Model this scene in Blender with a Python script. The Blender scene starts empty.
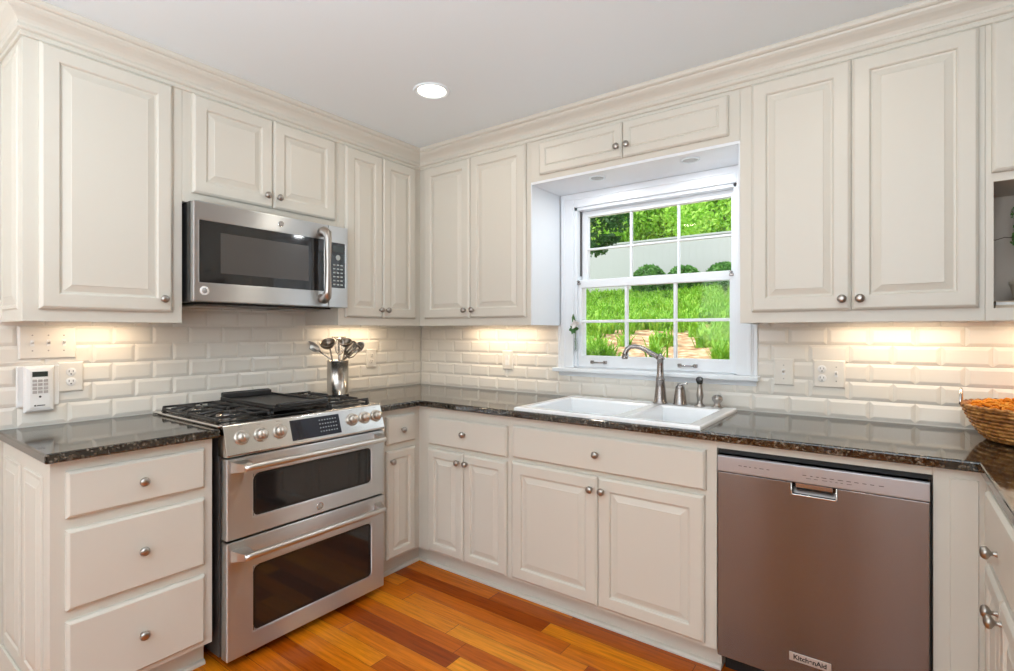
import bpy, bmesh, math, random
from mathutils import Vector, Matrix
random.seed(7)
PI = math.pi
C = bpy.context.scene.collection
scn = bpy.context.scene

# ------------------------------------------------------------------ camera
cam_d = bpy.data.cameras.new('camera'); cam = bpy.data.objects.new('camera', cam_d); C.objects.link(cam)
cam.location = (2.688, -2.6265, 1.2817); cam.rotation_euler = (PI/2, 0, 0.6335)
cam_d.sensor_width = 36; cam_d.lens = 522.5/1014*36; cam_d.shift_y = -3.7/1014
cam_d.clip_start = 0.02; cam_d.clip_end = 200
scn.camera = cam
# ------------------------------------------------------------------ colour management
scn.view_settings.view_transform = 'Standard'; scn.view_settings.look = 'None'
scn.view_settings.gamma = 1; scn.view_settings.use_curve_mapping = False
scn.view_settings.exposure = 0.0
# ------------------------------------------------------------------ world and lights
W = bpy.data.worlds.new('sky'); scn.world = W; W.use_nodes = True
nt = W.node_tree; nt.nodes.clear()
wo = nt.nodes.new('ShaderNodeOutputWorld'); wb = nt.nodes.new('ShaderNodeBackground')
wb.inputs[0].default_value = (0.86, 0.93, 1.0, 1); wb.inputs[1].default_value = 1.8
nt.links.new(wb.outputs[0], wo.inputs[0])

def light(name, kind, loc, rot, energy, col=(1, 1, 1), size=None, size_y=None, parent=None, shape=None, spread=None):
    d = bpy.data.lights.new(name, kind); d.energy = energy; d.color = col
    if kind == 'AREA':
        if shape: d.shape = shape
        elif size_y: d.shape = 'RECTANGLE'
        d.size = size
        if size_y: d.size_y = size_y
        if spread: d.spread = spread
    o = bpy.data.objects.new(name, d); C.objects.link(o)
    if parent: o.parent = parent; loc = Vector(loc) - parent.location
    o.location = loc; o.rotation_euler = rot
    return o
sun = light('sun', 'SUN', (0, 0, 8), (math.radians(34), 0, math.radians(-38)), 4.2, (1, .96, .88)); sun.data.angle = math.radians(8)
# fill lights added at unseen openings behind the camera, tilted upward
light('rear_fill_light', 'AREA', (.92, -5.40, 1.65), (PI/2+.5, 0, 0), 17, (.93, .97, 1.0), 1.1, 1.1)
light('rear_fill_light', 'AREA', (2.86, -5.40, 1.65), (PI/2+.5, 0, 0), 14, (.93, .97, 1.0), .8, 1.1)
light('side_fill_light', 'AREA', (3.44, -4.1, 1.45), (PI/2+.45, 0, PI/2), 13, (.93, .97, 1.0), 1.3, 1.5)
WARM = (1.0, .78, .54)
CAN_E = 1.7; STRIP_E = .78; UPLIGHT_E = 106

# ------------------------------------------------------------------ materials
def lin(c):
    return tuple(((v/255)/12.92 if v/255 <= .04045 else ((v/255+.055)/1.055)**2.4) for v in c)
def mat(name, col, rough=.5, metal=0, **kw):
    m = bpy.data.materials.new(name); m.use_nodes = True
    b = m.node_tree.nodes['Principled BSDF']
    b.inputs['Base Color'].default_value = (*col, 1); b.inputs['Roughness'].default_value = rough
    b.inputs['Metallic'].default_value = metal
    for k, v in kw.items(): b.inputs[k.replace('_', ' ')].default_value = v
    return m
def N(m, t, **kw):
    n = m.node_tree.nodes.new(t)
    for k, v in kw.items(): setattr(n, k, v)
    return n
def L(m, a, b): m.node_tree.links.new(a, b)
def bump_noise(m, scale, strength, dist=.001, stretch=None, detail=3):
    tc = N(m, 'ShaderNodeTexCoord'); mp = N(m, 'ShaderNodeMapping'); no = N(m, 'ShaderNodeTexNoise'); bu = N(m, 'ShaderNodeBump')
    if stretch: mp.inputs['Scale'].default_value = stretch
    no.inputs['Scale'].default_value = scale; no.inputs['Detail'].default_value = detail
    bu.inputs['Strength'].default_value = strength; bu.inputs['Distance'].default_value = dist
    L(m, tc.outputs['Object'], mp.inputs[0]); L(m, mp.outputs[0], no.inputs['Vector']); L(m, no.outputs['Fac'], bu.inputs['Height'])
    L(m, bu.outputs[0], m.node_tree.nodes['Principled BSDF'].inputs['Normal'])
    return no
def ramp(m, fac, stops):
    r = N(m, 'ShaderNodeValToRGB'); e = r.color_ramp.elements
    while len(e) < len(stops): e.new(.5)
    for i, (p, c) in enumerate(stops): e[i].position = p; e[i].color = (*c, 1)
    L(m, fac, r.inputs[0]); return r

M = {}
M['cab'] = mat('cabinet_paint', (.675, .64, .565), .36); bump_noise(M['cab'], 60, .05, .0006)
M['white'] = mat('white_trim_paint', (.80, .835, .87), .35)
M['ceil'] = mat('ceiling_paint', (.86, .93, .96), .7)
M['wall'] = mat('wall_paint', (.34, .26, .20), .6)
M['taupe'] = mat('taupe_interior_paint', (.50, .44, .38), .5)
M['dark'] = mat('dark_cavity', (.012, .011, .010), .6)
M['tile'] = mat('glazed_tile', (.82, .775, .70), .2)
bump_noise(M['tile'], 9, .12, .002)
M['grout'] = mat('grout', (.72, .69, .63), .8)
M['plastic'] = mat('ivory_plastic', (.80, .76, .69), .35)
M['whiteplastic'] = mat('white_plastic', (.83, .82, .80), .3)
M['nickel'] = mat('brushed_nickel', (.42, .39, .36), .28, 1)
M['pewter'] = mat('pewter', (.33, .31, .30), .27, 1)
M['chrome'] = mat('chrome', (.75, .74, .73), .12, 1)
M['blackglass'] = mat('black_glass', (.015, .014, .014), .06); M['blackglass'].node_tree.nodes['Principled BSDF'].inputs['IOR'].default_value = 1.6
M['iron'] = mat('cast_iron', (.022, .021, .021), .42); bump_noise(M['iron'], 300, .3, .0006)
M['enamel'] = mat('black_enamel', (.012, .012, .012), .25)
M['rangeside'] = mat('grey_side_panel', (.10, .09, .085), .45, .4)
M['sink'] = mat('white_porcelain', (.86, .88, .90), .12); M['sink'].node_tree.nodes['Principled BSDF'].inputs['Coat Weight'].default_value = .5
M['screen'] = mat('display_screen', (.012, .012, .02), .05)
M['lcd'] = mat('lcd_screen', (.04, .05, .045), .2)
M['ink'] = mat('black_ink', (.02, .02, .02), .5)
M['greyink'] = mat('grey_ink', (.35, .33, .31), .5)
M['button'] = mat('grey_rubber_button', (.45, .42, .40), .5)
M['glassmark'] = mat('pale_marking', (.45, .5, .5), .4)

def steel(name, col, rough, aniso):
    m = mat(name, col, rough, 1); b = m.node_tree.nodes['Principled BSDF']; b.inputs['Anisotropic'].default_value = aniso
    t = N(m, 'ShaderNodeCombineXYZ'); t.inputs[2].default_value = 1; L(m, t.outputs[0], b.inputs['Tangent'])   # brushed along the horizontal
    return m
M['steel'] = steel('brushed_stainless', (.68, .70, .71), .38, 1.0)
M['steelB'] = steel('stainless_dark_reflection', (.20, .175, .16), .22, 1.0)  # dishwasher steel: dark brown floor reflection put into the base colour
M['steelH'] = mat('satin_handle_steel', (.66, .64, .61), .3, 1)
M['badge'] = mat('badge_metal', (.62, .57, .53), .5, .6)
M['utensil'] = mat('dark_worn_steel', (.26, .22, .18), .3, 1)
M['steelC'] = mat('satin_cylinder', (.50, .47, .43), .22, 1)
M['steelK'] = mat('satin_metal', (.60, .56, .51), .32, 1)
M['steelS'] = steel('brushed_stainless_strip', (.41, .41, .42), .34, .7)
M['steelP'] = mat('polished_stainless', (.68, .65, .62), .15, 1)
def emis(name, col, s):
    m = bpy.data.materials.new(name); m.use_nodes = True; n = m.node_tree; n.nodes.clear()
    o = n.nodes.new('ShaderNodeOutputMaterial'); e = n.nodes.new('ShaderNodeEmission'); e.inputs[0].default_value = (*col, 1); e.inputs[1].default_value = s
    n.links.new(e.outputs[0], o.inputs[0]); return m
M['lens'] = emis('lit_lamp_lens', (1, .93, .80), 5)
M['striplens'] = emis('lit_strip_lens', (1, .85, .65), 4)
M['offlens'] = mat('unlit_lamp_lens', (.42, .44, .45), .3)
# window glass: thin pane, mostly clear, Fresnel reflection
gm = bpy.data.materials.new('window_glass'); gm.use_nodes = True; n = gm.node_tree; n.nodes.clear()
o_ = n.nodes.new('ShaderNodeOutputMaterial'); mx = n.nodes.new('ShaderNodeMixShader'); tr = n.nodes.new('ShaderNodeBsdfTransparent'); gl = n.nodes.new('ShaderNodeBsdfGlossy'); fr = n.nodes.new('ShaderNodeFresnel')
gl.inputs['Roughness'].default_value = .02; fr.inputs[0].default_value = 1.2; tr.inputs[0].default_value = (.97, .985, .98, 1)
n.links.new(fr.outputs[0], mx.inputs[0]); n.links.new(tr.outputs[0], mx.inputs[1]); n.links.new(gl.outputs[0], mx.inputs[2]); n.links.new(mx.outputs[0], o_.inputs[0])
M['glass'] = gm

# granite
m = mat('polished_granite', (.03, .03, .03), .07); M['granite'] = m; b = m.node_tree.nodes['Principled BSDF']; b.inputs['IOR'].default_value = 1.8
tc = N(m, 'ShaderNodeTexCoord'); v1 = N(m, 'ShaderNodeTexVoronoi'); v1.inputs['Scale'].default_value = 165
v2 = N(m, 'ShaderNodeTexNoise'); v2.inputs['Scale'].default_value = 60; v2.inputs['Detail'].default_value = 6; v2.inputs['Roughness'].default_value = .7
L(m, tc.outputs['Object'], v1.inputs['Vector']); L(m, tc.outputs['Object'], v2.inputs['Vector'])
sep = N(m, 'ShaderNodeSeparateColor'); L(m, v1.outputs['Color'], sep.inputs[0])
r1 = ramp(m, sep.outputs[0], [(0, (.010, .009, .008)), (.45, (.020, .017, .013)), (.68, (.070, .055, .036)), (.88, (.15, .125, .09)), (1, (.26, .23, .19))])
r2 = ramp(m, v2.outputs['Fac'], [(0, (.1, .1, .1)), (.45, (.35, .35, .35)), (.6, (1, 1, 1)), (1, (1.0, 1.0, 1.0))])
mm = N(m, 'ShaderNodeMix', data_type='RGBA', blend_type='MULTIPLY'); mm.inputs[0].default_value = 1
L(m, r1.outputs[0], mm.inputs[6]); L(m, r2.outputs[0], mm.inputs[7]); L(m, mm.outputs[2], b.inputs['Base Color'])

# wood floor: boards 83 mm wide running along x
m = mat('cherry_floor', (.3, .1, .02), .24); M['floor'] = m; b = m.node_tree.nodes['Principled BSDF']; b.inputs['IOR'].default_value = 1.35
tc = N(m, 'ShaderNodeTexCoord'); sx = N(m, 'ShaderNodeSeparateXYZ'); L(m, tc.outputs['Object'], sx.inputs[0])
def MA(op, a, bb=None):
    x = N(m, 'ShaderNodeMath', operation=op)
    for i, v in enumerate((a, bb)):
        if v is None: continue
        if isinstance(v, (int, float)): x.inputs[i].default_value = v
        else: L(m, v, x.inputs[i])
    return x.outputs[0]
yy = MA('DIVIDE', MA('ADD', sx.outputs[1], 8.96), .083); row = MA('FLOOR', yy); fy = MA('FRACT', yy)
wn = N(m, 'ShaderNodeTexWhiteNoise', noise_dimensions='1D'); L(m, row, wn.inputs['W'])
xx = MA('ADD', MA('DIVIDE', sx.outputs[0], .95), MA('MULTIPLY', wn.outputs['Value'], 5.3)); colx = MA('FLOOR', xx); fx = MA('FRACT', xx)
cmb = N(m, 'ShaderNodeCombineXYZ'); L(m, row, cmb.inputs[0]); L(m, colx, cmb.inputs[1])
wn2 = N(m, 'ShaderNodeTexWhiteNoise', noise_dimensions='2D'); L(m, cmb.outputs[0], wn2.inputs['Vector'])
base = ramp(m, wn2.outputs['Value'], [(0, lin((138, 56, 8))), (.25, lin((178, 84, 10))), (.5, lin((208, 112, 18))), (.8, lin((220, 126, 18))), (1, lin((232, 148, 34)))])
mp = N(m, 'ShaderNodeMapping'); mp.inputs['Scale'].default_value = (2.0, 34, 1); L(m, tc.outputs['Object'], mp.inputs[0])
off = N(m, 'ShaderNodeVectorMath', operation='SCALE'); L(m, wn2.outputs['Color'], off.inputs[0]); off.inputs['Scale'].default_value = 30
ad = N(m, 'ShaderNodeVectorMath', operation='ADD'); L(m, mp.outputs[0], ad.inputs[0]); L(m, off.outputs[0], ad.inputs[1])
gr = N(m, 'ShaderNodeTexNoise'); gr.inputs['Scale'].default_value = 2.2; gr.inputs['Detail'].default_value = 6; gr.inputs['Roughness'].default_value = .65; gr.inputs['Distortion'].default_value = .6
L(m, ad.outputs[0], gr.inputs['Vector'])
grr = ramp(m, gr.outputs['Fac'], [(.25, (.55, .50, .45)), (.5, (.95, .93, .9)), (.75, (1.25, 1.25, 1.2))])
mm = N(m, 'ShaderNodeMix', data_type='RGBA', blend_type='MULTIPLY'); mm.inputs[0].default_value = 1
L(m, base.outputs[0], mm.inputs[6]); L(m, grr.outputs[0], mm.inputs[7])
gap = MA('MINIMUM', MA('GREATER_THAN', fy, .014), MA('GREATER_THAN', fx, .0022))
mg = N(m, 'ShaderNodeMix', data_type='RGBA'); L(m, gap, mg.inputs[0]); mg.inputs[6].default_value = (.05, .015, .005, 1); L(m, mm.outputs[2], mg.inputs[7])
L(m, mg.outputs[2], b.inputs['Base Color'])

# outdoors materials
def leafmat(name, c1, c2, c3, rough=.55, scale=1.2):
    m = mat(name, c2, rough); b = m.node_tree.nodes['Principled BSDF']
    oi = N(m, 'ShaderNodeTexCoord'); no = N(m, 'ShaderNodeTexNoise'); no.inputs['Scale'].default_value = scale; no.inputs['Detail'].default_value = 5; no.inputs['Roughness'].default_value = .8
    L(m, oi.outputs['Object'], no.inputs['Vector']); r = ramp(m, no.outputs['Fac'], [(.3, c1), (.5, c2), (.7, c3)]); L(m, r.outputs[0], b.inputs['Base Color'])
    n = m.node_tree; t = N(m, 'ShaderNodeBsdfTranslucent'); L(m, r.outputs[0], t.inputs[0]); mx = N(m, 'ShaderNodeMixShader'); mx.inputs[0].default_value = .3
    out = n.nodes['Material Output']; L(m, b.outputs[0], mx.inputs[1]); L(m, t.outputs[0], mx.inputs[2]); L(m, mx.outputs[0], out.inputs[0])
    return m
M['grass'] = leafmat('clump_grass', lin((70, 125, 25)), lin((135, 190, 50)), lin((205, 230, 110)), scale=9)
M['treeleaf'] = leafmat('bright_tree_leaves', lin((120, 178, 45)), lin((175, 226, 85)), lin((228, 248, 155)), scale=1.5)
M['darkleaf'] = leafmat('dark_tree_leaves', lin((30, 62, 22)), lin((52, 98, 38)), lin((85, 135, 60)), scale=2)
M['boxleaf'] = leafmat('boxwood_leaves', lin((45, 88, 35)), lin((88, 142, 62)), lin((140, 190, 100)), scale=5)
M['bark'] = mat('bark', (.09, .065, .045), .9); bump_noise(M['bark'], 30, .6, .01)
M['fence'] = mat('fence_paint', (.44, .46, .45), .6)
m = mat('mulch_soil', (.4, .25, .15), .95); M['soil'] = m; b = m.node_tree.nodes['Principled BSDF']
tc = N(m, 'ShaderNodeTexCoord'); no = N(m, 'ShaderNodeTexNoise'); no.inputs['Scale'].default_value = 14; no.inputs['Detail'].default_value = 8
L(m, tc.outputs['Object'], no.inputs['Vector']); r = ramp(m, no.outputs['Fac'], [(.3, lin((130, 88, 60))), (.5, lin((190, 150, 115))), (.7, lin((228, 205, 175)))]); L(m, r.outputs[0], b.inputs['Base Color'])
m = mat('woven_wicker', (.4, .2, .07), .5); M['wicker'] = m; b = m.node_tree.nodes['Principled BSDF']
tc = N(m, 'ShaderNodeTexCoord'); no = N(m, 'ShaderNodeTexNoise'); no.inputs['Scale'].default_value = 45; L(m, tc.outputs['Object'], no.inputs['Vector'])
r = ramp(m, no.outputs['Fac'], [(.3, lin((96, 54, 18))), (.5, lin((164, 104, 44))), (.7, lin((205, 152, 84)))]); L(m, r.outputs[0], b.inputs['Base Color'])
M['orange'] = leafmat('orange_dried_curls', lin((225, 125, 15)), lin((250, 165, 35)), lin((255, 205, 90)), scale=25)
M['petal'] = mat('cream_petals', (.85, .80, .76), .6)
M['stem'] = mat('green_stem', (.05, .16, .03), .5)
M['terracotta'] = mat('cream_pot', (.55, .48, .38), .6)
M['bookp'] = mat('pale_board', (.62, .52, .40), .5)

# ------------------------------------------------------------------ mesh helpers
def T0(u, d, z): return Vector((u, d, z))
def TB(u, d, z): return Vector((u, -d, z))            # back run: u = x, d = distance from the back wall
def TL(u, d, z): return Vector((d, u, z))             # left run: u = y, d = distance from the left wall
XR = 3.525
def TR(u, d, z): return Vector((XR-d, u, z))          # right run
class MB:
    def __init__(s, T=T0): s.bm = bmesh.new(); s.T = T; s.mats = []
    def mi(s, m):
        if m not in s.mats: s.mats.append(m)
        return s.mats.index(m)
    def add(s, verts, faces, m=None, T=None, smooth=False):
        T = T or s.T; vs = [s.bm.verts.new(T(*v)) for v in verts]; i = s.mi(m) if m else 0; out = []
        for f in faces:
            try: fc = s.bm.faces.new([vs[k] for k in f])
            except ValueError: continue
            fc.material_index = i; fc.smooth = smooth; out.append(fc)
        return vs, out
    def box(s, u0, u1, d0, d1, z0, z1, bev=0, m=None, seg=2):
        tmp = bmesh.new()
        vs = [tmp.verts.new(v) for v in [(u0,d0,z0),(u1,d0,z0),(u1,d1,z0),(u0,d1,z0),(u0,d0,z1),(u1,d0,z1),(u1,d1,z1),(u0,d1,z1)]]
        for f in [(0,3,2,1),(4,5,6,7),(0,1,5,4),(1,2,6,5),(2,3,7,6),(3,0,4,7)]: tmp.faces.new([vs[k] for k in f])
        if bev: bmesh.ops.bevel(tmp, geom=tmp.edges[:], offset=min(bev, .49*min(abs(u1-u0), abs(d1-d0), abs(z1-z0))), segments=seg, profile=.5, affect='EDGES')
        s.merge(tmp, m)
    def merge(s, tmp, m=None, smooth=False):
        tmp.verts.index_update()
        s.add([tuple(v.co) for v in tmp.verts], [[v.index for v in f.verts] for f in tmp.faces], m, smooth=smooth); tmp.free()
    def prism(s, prof, u0, u1, m=None, bev=0):
        """profile in (d,z), extruded along u"""
        tmp = bmesh.new(); n = len(prof)
        a = [tmp.verts.new((u0, d, z)) for d, z in prof]; b = [tmp.verts.new((u1, d, z)) for d, z in prof]
        tmp.faces.new(a); tmp.faces.new(b[::-1])
        for i in range(n): tmp.faces.new([a[i], b[i], b[(i+1) % n], a[(i+1) % n]])
        if bev: bmesh.ops.bevel(tmp, geom=tmp.edges[:], offset=bev, segments=2, profile=.5, affect='EDGES')
        s.merge(tmp, m)
    def lathe(s, org, ax, prof, seg=20, m=None, cap=True, smooth=True):
        """org, ax in mapped (u,d,z) space; prof = [(r,h)]"""
        ax = Vector(ax).normalized(); org = Vector(org)
        e1 = ax.orthogonal().normalized(); e2 = ax.cross(e1)
        vs = []; fs = []
        for r, h in prof:
            for k in range(seg):
                a = 2*PI*k/seg; vs.append(tuple(org + ax*h + (e1*math.cos(a)+e2*math.sin(a))*r))
        for i in range(len(prof)-1):
            for k in range(seg): k2 = (k+1) % seg; fs.append((i*seg+k, i*seg+k2, (i+1)*seg+k2, (i+1)*seg+k))
        if cap: fs.append(tuple(range(seg))); fs.append(tuple(range((len(prof)-1)*seg, len(prof)*seg)))
        s.add(vs, fs, m, smooth=smooth)
    def tube(s, pts, rad, seg=10, m=None, cap=True, flat=1.0):
        pts = [Vector(p) for p in pts]; n = len(pts)
        if not hasattr(rad, '__len__'): rad = [rad]*n
        vs = []; fs = []; e1 = None
        for i in range(n):
            t = (pts[min(i+1, n-1)]-pts[max(i-1, 0)]).normalized()
            e1 = t.orthogonal().normalized() if e1 is None else (e1 - t*e1.dot(t)).normalized()
            e2 = t.cross(e1)
            for k in range(seg):
                a = 2*PI*k/seg; vs.append(tuple(pts[i]+(e1*math.cos(a)+e2*math.sin(a)*flat)*rad[i]))
        for i in range(n-1):
            for k in range(seg): k2 = (k+1) % seg; fs.append((i*seg+k, i*seg+k2, (i+1)*seg+k2, (i+1)*seg+k))
        if cap: fs.append(tuple(range(seg))); fs.append(tuple(range((n-1)*seg, n*seg)))
        s.add(vs, fs, m, smooth=True)
    def rings(s, u0, u1, z0, z1, prof, m=None, back=True):
        """nested rectangles: prof=[(inset, d)], last one filled"""
        vs = []; fs = []
        for ins, d in prof: vs += [(u0+ins, d, z0+ins), (u1-ins, d, z0+ins), (u1-ins, d, z1-ins), (u0+ins, d, z1-ins)]
        for i in range(len(prof)-1):
            for k in range(4): k2 = (k+1) % 4; fs.append((i*4+k, i*4+k2, i*4+4+k2, i*4+4+k))
        q = (len(prof)-1)*4; fs.append((q, q+1, q+2, q+3))
        if back: fs.append((3, 2, 1, 0))
        s.add(vs, fs, m)
    def cells(s, us, vs_, occ, w0, w1, bev=0, m=None, mp=None, keep=None):
        """occupied cells of a grid in (a,b) extruded w0..w1 ; mp(a,b,w)->(u,d,z)"""
        tmp = bmesh.new(); V = {}
        mp = mp or (lambda a, b, w: (a, b, w))
        def g(i, j, w):
            if (i, j, w) not in V: V[i, j, w] = tmp.verts.new(mp(us[i], vs_[j], w))
            return V[i, j, w]
        nu, nv = len(us)-1, len(vs_)-1
        for i in range(nu):
            for j in range(nv):
                if not occ(i, j): continue
                tmp.faces.new([g(i,j,w1), g(i+1,j,w1), g(i+1,j+1,w1), g(i,j+1,w1)])
                tmp.faces.new([g(i,j,w0), g(i,j+1,w0), g(i+1,j+1,w0), g(i+1,j,w0)])
                for (di, dj, a, b) in ((-1,0,(i,j+1),(i,j)), (1,0,(i+1,j),(i+1,j+1)), (0,-1,(i,j),(i+1,j)), (0,1,(i+1,j+1),(i,j+1))):
                    ii, jj = i+di, j+dj
                    if 0 <= ii < nu and 0 <= jj < nv and occ(ii, jj): continue
                    tmp.faces.new([g(*a, w0), g(*b, w0), g(*b, w1), g(*a, w1)])
        bmesh.ops.dissolve_limit(tmp, angle_limit=.01, verts=tmp.verts[:], edges=tmp.edges[:])
        if bev:
            ed = [e for e in tmp.edges if len(e.link_faces) == 2 and e.calc_face_angle(0) > .5 and not (keep and all(keep(v.co) for v in e.verts))]
            bmesh.ops.bevel(tmp, geom=ed, offset=bev, segments=3, profile=.5, affect='EDGES')
        s.merge(tmp, m)
    def build(s, name, m=None, parent=None):
        bmesh.ops.recalc_face_normals(s.bm, faces=s.bm.faces[:])
        me = bpy.data.meshes.new(name)
        if parent is not None: bmesh.ops.translate(s.bm, vec=-wloc(parent), verts=s.bm.verts[:])
        s.bm.to_mesh(me); s.bm.free()
        for mm in (s.mats or [m]): me.materials.append(mm if mm else m)
        o = bpy.data.objects.new(name, me); C.objects.link(o)
        if parent is not None: o.parent = parent
        return o
def wloc(o):
    v = Vector(o.location)
    while o.parent: o = o.parent; v += Vector(o.location)
    return v
GROUPS = {'garden_tree': 'trees behind the fence', 'recessed_light': 'recessed lights', 'under_cabinet_light': 'strip lights under the wall cabinets',
          'upper_cabinet': 'white wall cabinets', 'base_cabinet': 'white base cabinets', 'electrical_outlet': 'wall outlets', 'wall_plate': 'light switch plates',
          'ladle': 'utensils in the crock', 'gravy_ladle': 'utensils in the crock', 'long_spoon': 'utensils in the crock', 'serving_spoon': 'utensils in the crock',
          'spatula': 'utensils in the crock', 'whisk': 'utensils in the crock', 'potato_masher': 'utensils in the crock'}
def thing(name, label, cat, loc=(0, 0, 0), group=None):
    o = bpy.data.objects.new(name, None); C.objects.link(o); o.location = loc; o.empty_display_size = .05
    o['label'] = label; o['category'] = cat
    group = group or GROUPS.get(name)
    if group: o['group'] = group
    return o
def tag(o, label, cat, group=None, kind=None):
    o['label'] = label; o['category'] = cat
    if group: o['group'] = group
    if kind: o['kind'] = kind
    return o
def struct(o): o['kind'] = 'structure'; return o
def text(name, s, loc, rx, size, m, parent, depth=.0004, rz=0, sx=1.0, bold=0):
    cu = bpy.data.curves.new(name, 'FONT'); cu.body = s; cu.size = size; cu.extrude = depth; cu.offset = size*bold; cu.align_x = 'CENTER'; cu.align_y = 'CENTER'
    t = bpy.data.objects.new(name, cu); C.objects.link(t)
    dg = bpy.context.evaluated_depsgraph_get(); me = bpy.data.meshes.new_from_object(t.evaluated_get(dg))
    bpy.data.objects.remove(t)
    mtx = Matrix.Translation(Vector(loc)-(wloc(parent) if parent else Vector())) @ Matrix.Rotation(rz, 4, 'Z') @ Matrix.Rotation(rx, 4, 'X') @ Matrix.Diagonal((sx, 1, 1, 1))
    me.transform(mtx); me.materials.clear(); me.materials.append(m)
    o = bpy.data.objects.new(name, me); C.objects.link(o); o.parent = parent
    return o

# ------------------------------------------------------------------ the room shell
CEIL = 2.401; YF = -5.5
WX0, WX1, WZ0, WZ1 = 1.237, 2.105, 1.0785, 1.985      # window opening
b = MB(); b.box(-.12, XR+.12, YF-.12, .22, -.06, 0); struct(b.build('floor', M['floor']))
b = MB(); b.box(-.12, XR+.12, YF-.12, .42, CEIL, CEIL+.1); struct(b.build('ceiling', M['ceil']))
b = MB(); b.cells([-.12, WX0, WX1, XR+.12], [0, WZ0, WZ1, CEIL], lambda i, j: not (i == 1 and j == 1), 0, .10, mp=lambda a, bb, w: (a, w, bb))
wall_back = struct(b.build('wall_back', M['white']))
b = MB(); b.box(-.12, -.0002, YF, -.0002, 0, CEIL); wall_left = struct(b.build('wall_left', mat('pale_wall_paint', (.70, .66, .59), .6)))
b = MB(); b.cells([YF, -4.8, -3.4, -.0002], [0, .65, 2.25, CEIL], lambda i, j: not (i == 1 and j == 1), XR+.0002, XR+.12, mp=lambda a, bb, w: (w, a, bb)); wall_right = struct(b.build('wall_right', M['wall']))
b = MB(); b.cells([-.12, .3, 1.55, 2.4, 3.32, XR+.12], [0, 1.0, 2.25, CEIL], lambda i, j: not (i in (1, 3) and j == 1), YF-.12, YF, mp=lambda a, bb, w: (a, w, bb))
struct(b.build('wall_front', M['wall']))
# unseen rear windows, added as a setting for the fill lights
for nm, x0, x1 in (('added_window_2', .3, 1.55), ('added_window_4', 2.4, 3.32)):
    b = MB(); b.cells([x0, x0+.06, x1-.06, x1], [1.0, 1.06, 1.6, 1.65, 2.19, 2.25], lambda i, j: not (i == 1 and j in (1, 3)), YF-.06, YF-.02, mp=lambda a, bb, w: (a, w, bb))
    struct(b.build(nm, M['white']))
b = MB(); b.box(1.66, 2.08, YF+.001, YF+.04, .002, 2.03, .004); d1_ = struct(b.build('added_door_1', mat('sage_door_paint', (.36, .37, .30), .5)))  # unseen door, added to give the dishwasher reflection a grey-green band
b = MB(); b.lathe((2.02, YF+.04, 1.0), (0, 1, 0), [(.02, 0), (.012, .01), (.012, .03), (.027, .04), (.025, .06), (.01, .065)], 16); b.build('door_handle', M['nickel'], d1_)
b = MB(); b.box(2.085, 2.19, YF+.001, YF+.03, .002, 2.10, .004); struct(b.build('added_trim_2', M['white']))  # unseen white strip, added as a bright streak in that reflection
b = MB(); b.cells([-4.8, -4.74, -4.13, -4.07, -3.46, -3.4], [.65, .71, 2.19, 2.25], lambda i, j: not (i in (1, 3) and j == 1), XR+.03, XR+.07, mp=lambda a, bb, w: (w, a, bb))
struct(b.build('added_window_3', M['white']))  # unseen side window, added to go with the side fill light

# ------------------------------------------------------------------ tile backsplash, each tile bevelled
def tiles(name, T, uA, uB, z0, z1, joint0, joint1, pu, pz, zbase, holes, parent):
    b = MB(T); t0 = .0005; th = .0085; g = .0016
    us_ = [uA]+[v for h in holes for v in h[:2]]+[uB]; zs_ = [z0, holes[0][2], z1] if holes else [z0, z1]
    b.cells(us_, zs_, lambda i, j: not (holes and i == 1 and j == 1), .0002, .004, m=M['grout'], mp=lambda a, bb, w: (a, w, bb))
    r = 0; z = zbase
    while z < z1-.004:
        ph = joint0 if r % 2 == 0 else joint1
        k0 = math.floor((uA-ph)/pu)
        for k in range(k0, k0+int((uB-uA)/pu)+3):
            a0, a1 = max(ph+k*pu+g/2, uA), min(ph+(k+1)*pu-g/2, uB)
            c0, c1 = z+g/2, min(z+pz-g/2, z1)
            if a1-a0 < .006 or c1-c0 < .006: continue
            segs = [(a0, a1, c0, c1)]
            for (h0, h1, y0, y1) in holes:
                new = []
                for (p0, p1, q0, q1) in segs:
                    if p1 <= h0 or p0 >= h1 or q1 <= y0 or q0 >= y1: new.append((p0, p1, q0, q1)); continue
                    if p0 < h0-.006: new.append((p0, h0, q0, q1))
                    if p1 > h1+.006: new.append((h1, p1, q0, q1))
                    if q0 < y0-.006: new.append((max(p0, h0), min(p1, h1), q0, y0))
                    if q1 > y1+.006: new.append((max(p0, h0), min(p1, h1), y1, q1))
                segs = new
            for (p0, p1, q0, q1) in segs:
                bw = min(.0125, .45*(p1-p0), .45*(q1-q0)); j = random.uniform(-.0003, .0003)
                b.rings(p0, p1, q0, q1, [(0, t0), (0, .0045), (.0012, .0052), (bw, th+j), (bw+.0008, th+j+.0001)], M['tile'], back=False)
        z += pz; r += 1
    o = b.build(name, None, parent); return o
tiles('tile_backsplash', TB, .009, XR-.001, .914, 1.336, 2.172, 2.250, .1485, .0762, .920, [(1.136, 2.187, 1.062, 1.5)], wall_back)
tiles('tile_backsplash', TL, -2.60, -.0005, .914, 1.40, -1.825, -1.743, .1515, .0775, .918, [], wall_left)

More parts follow.
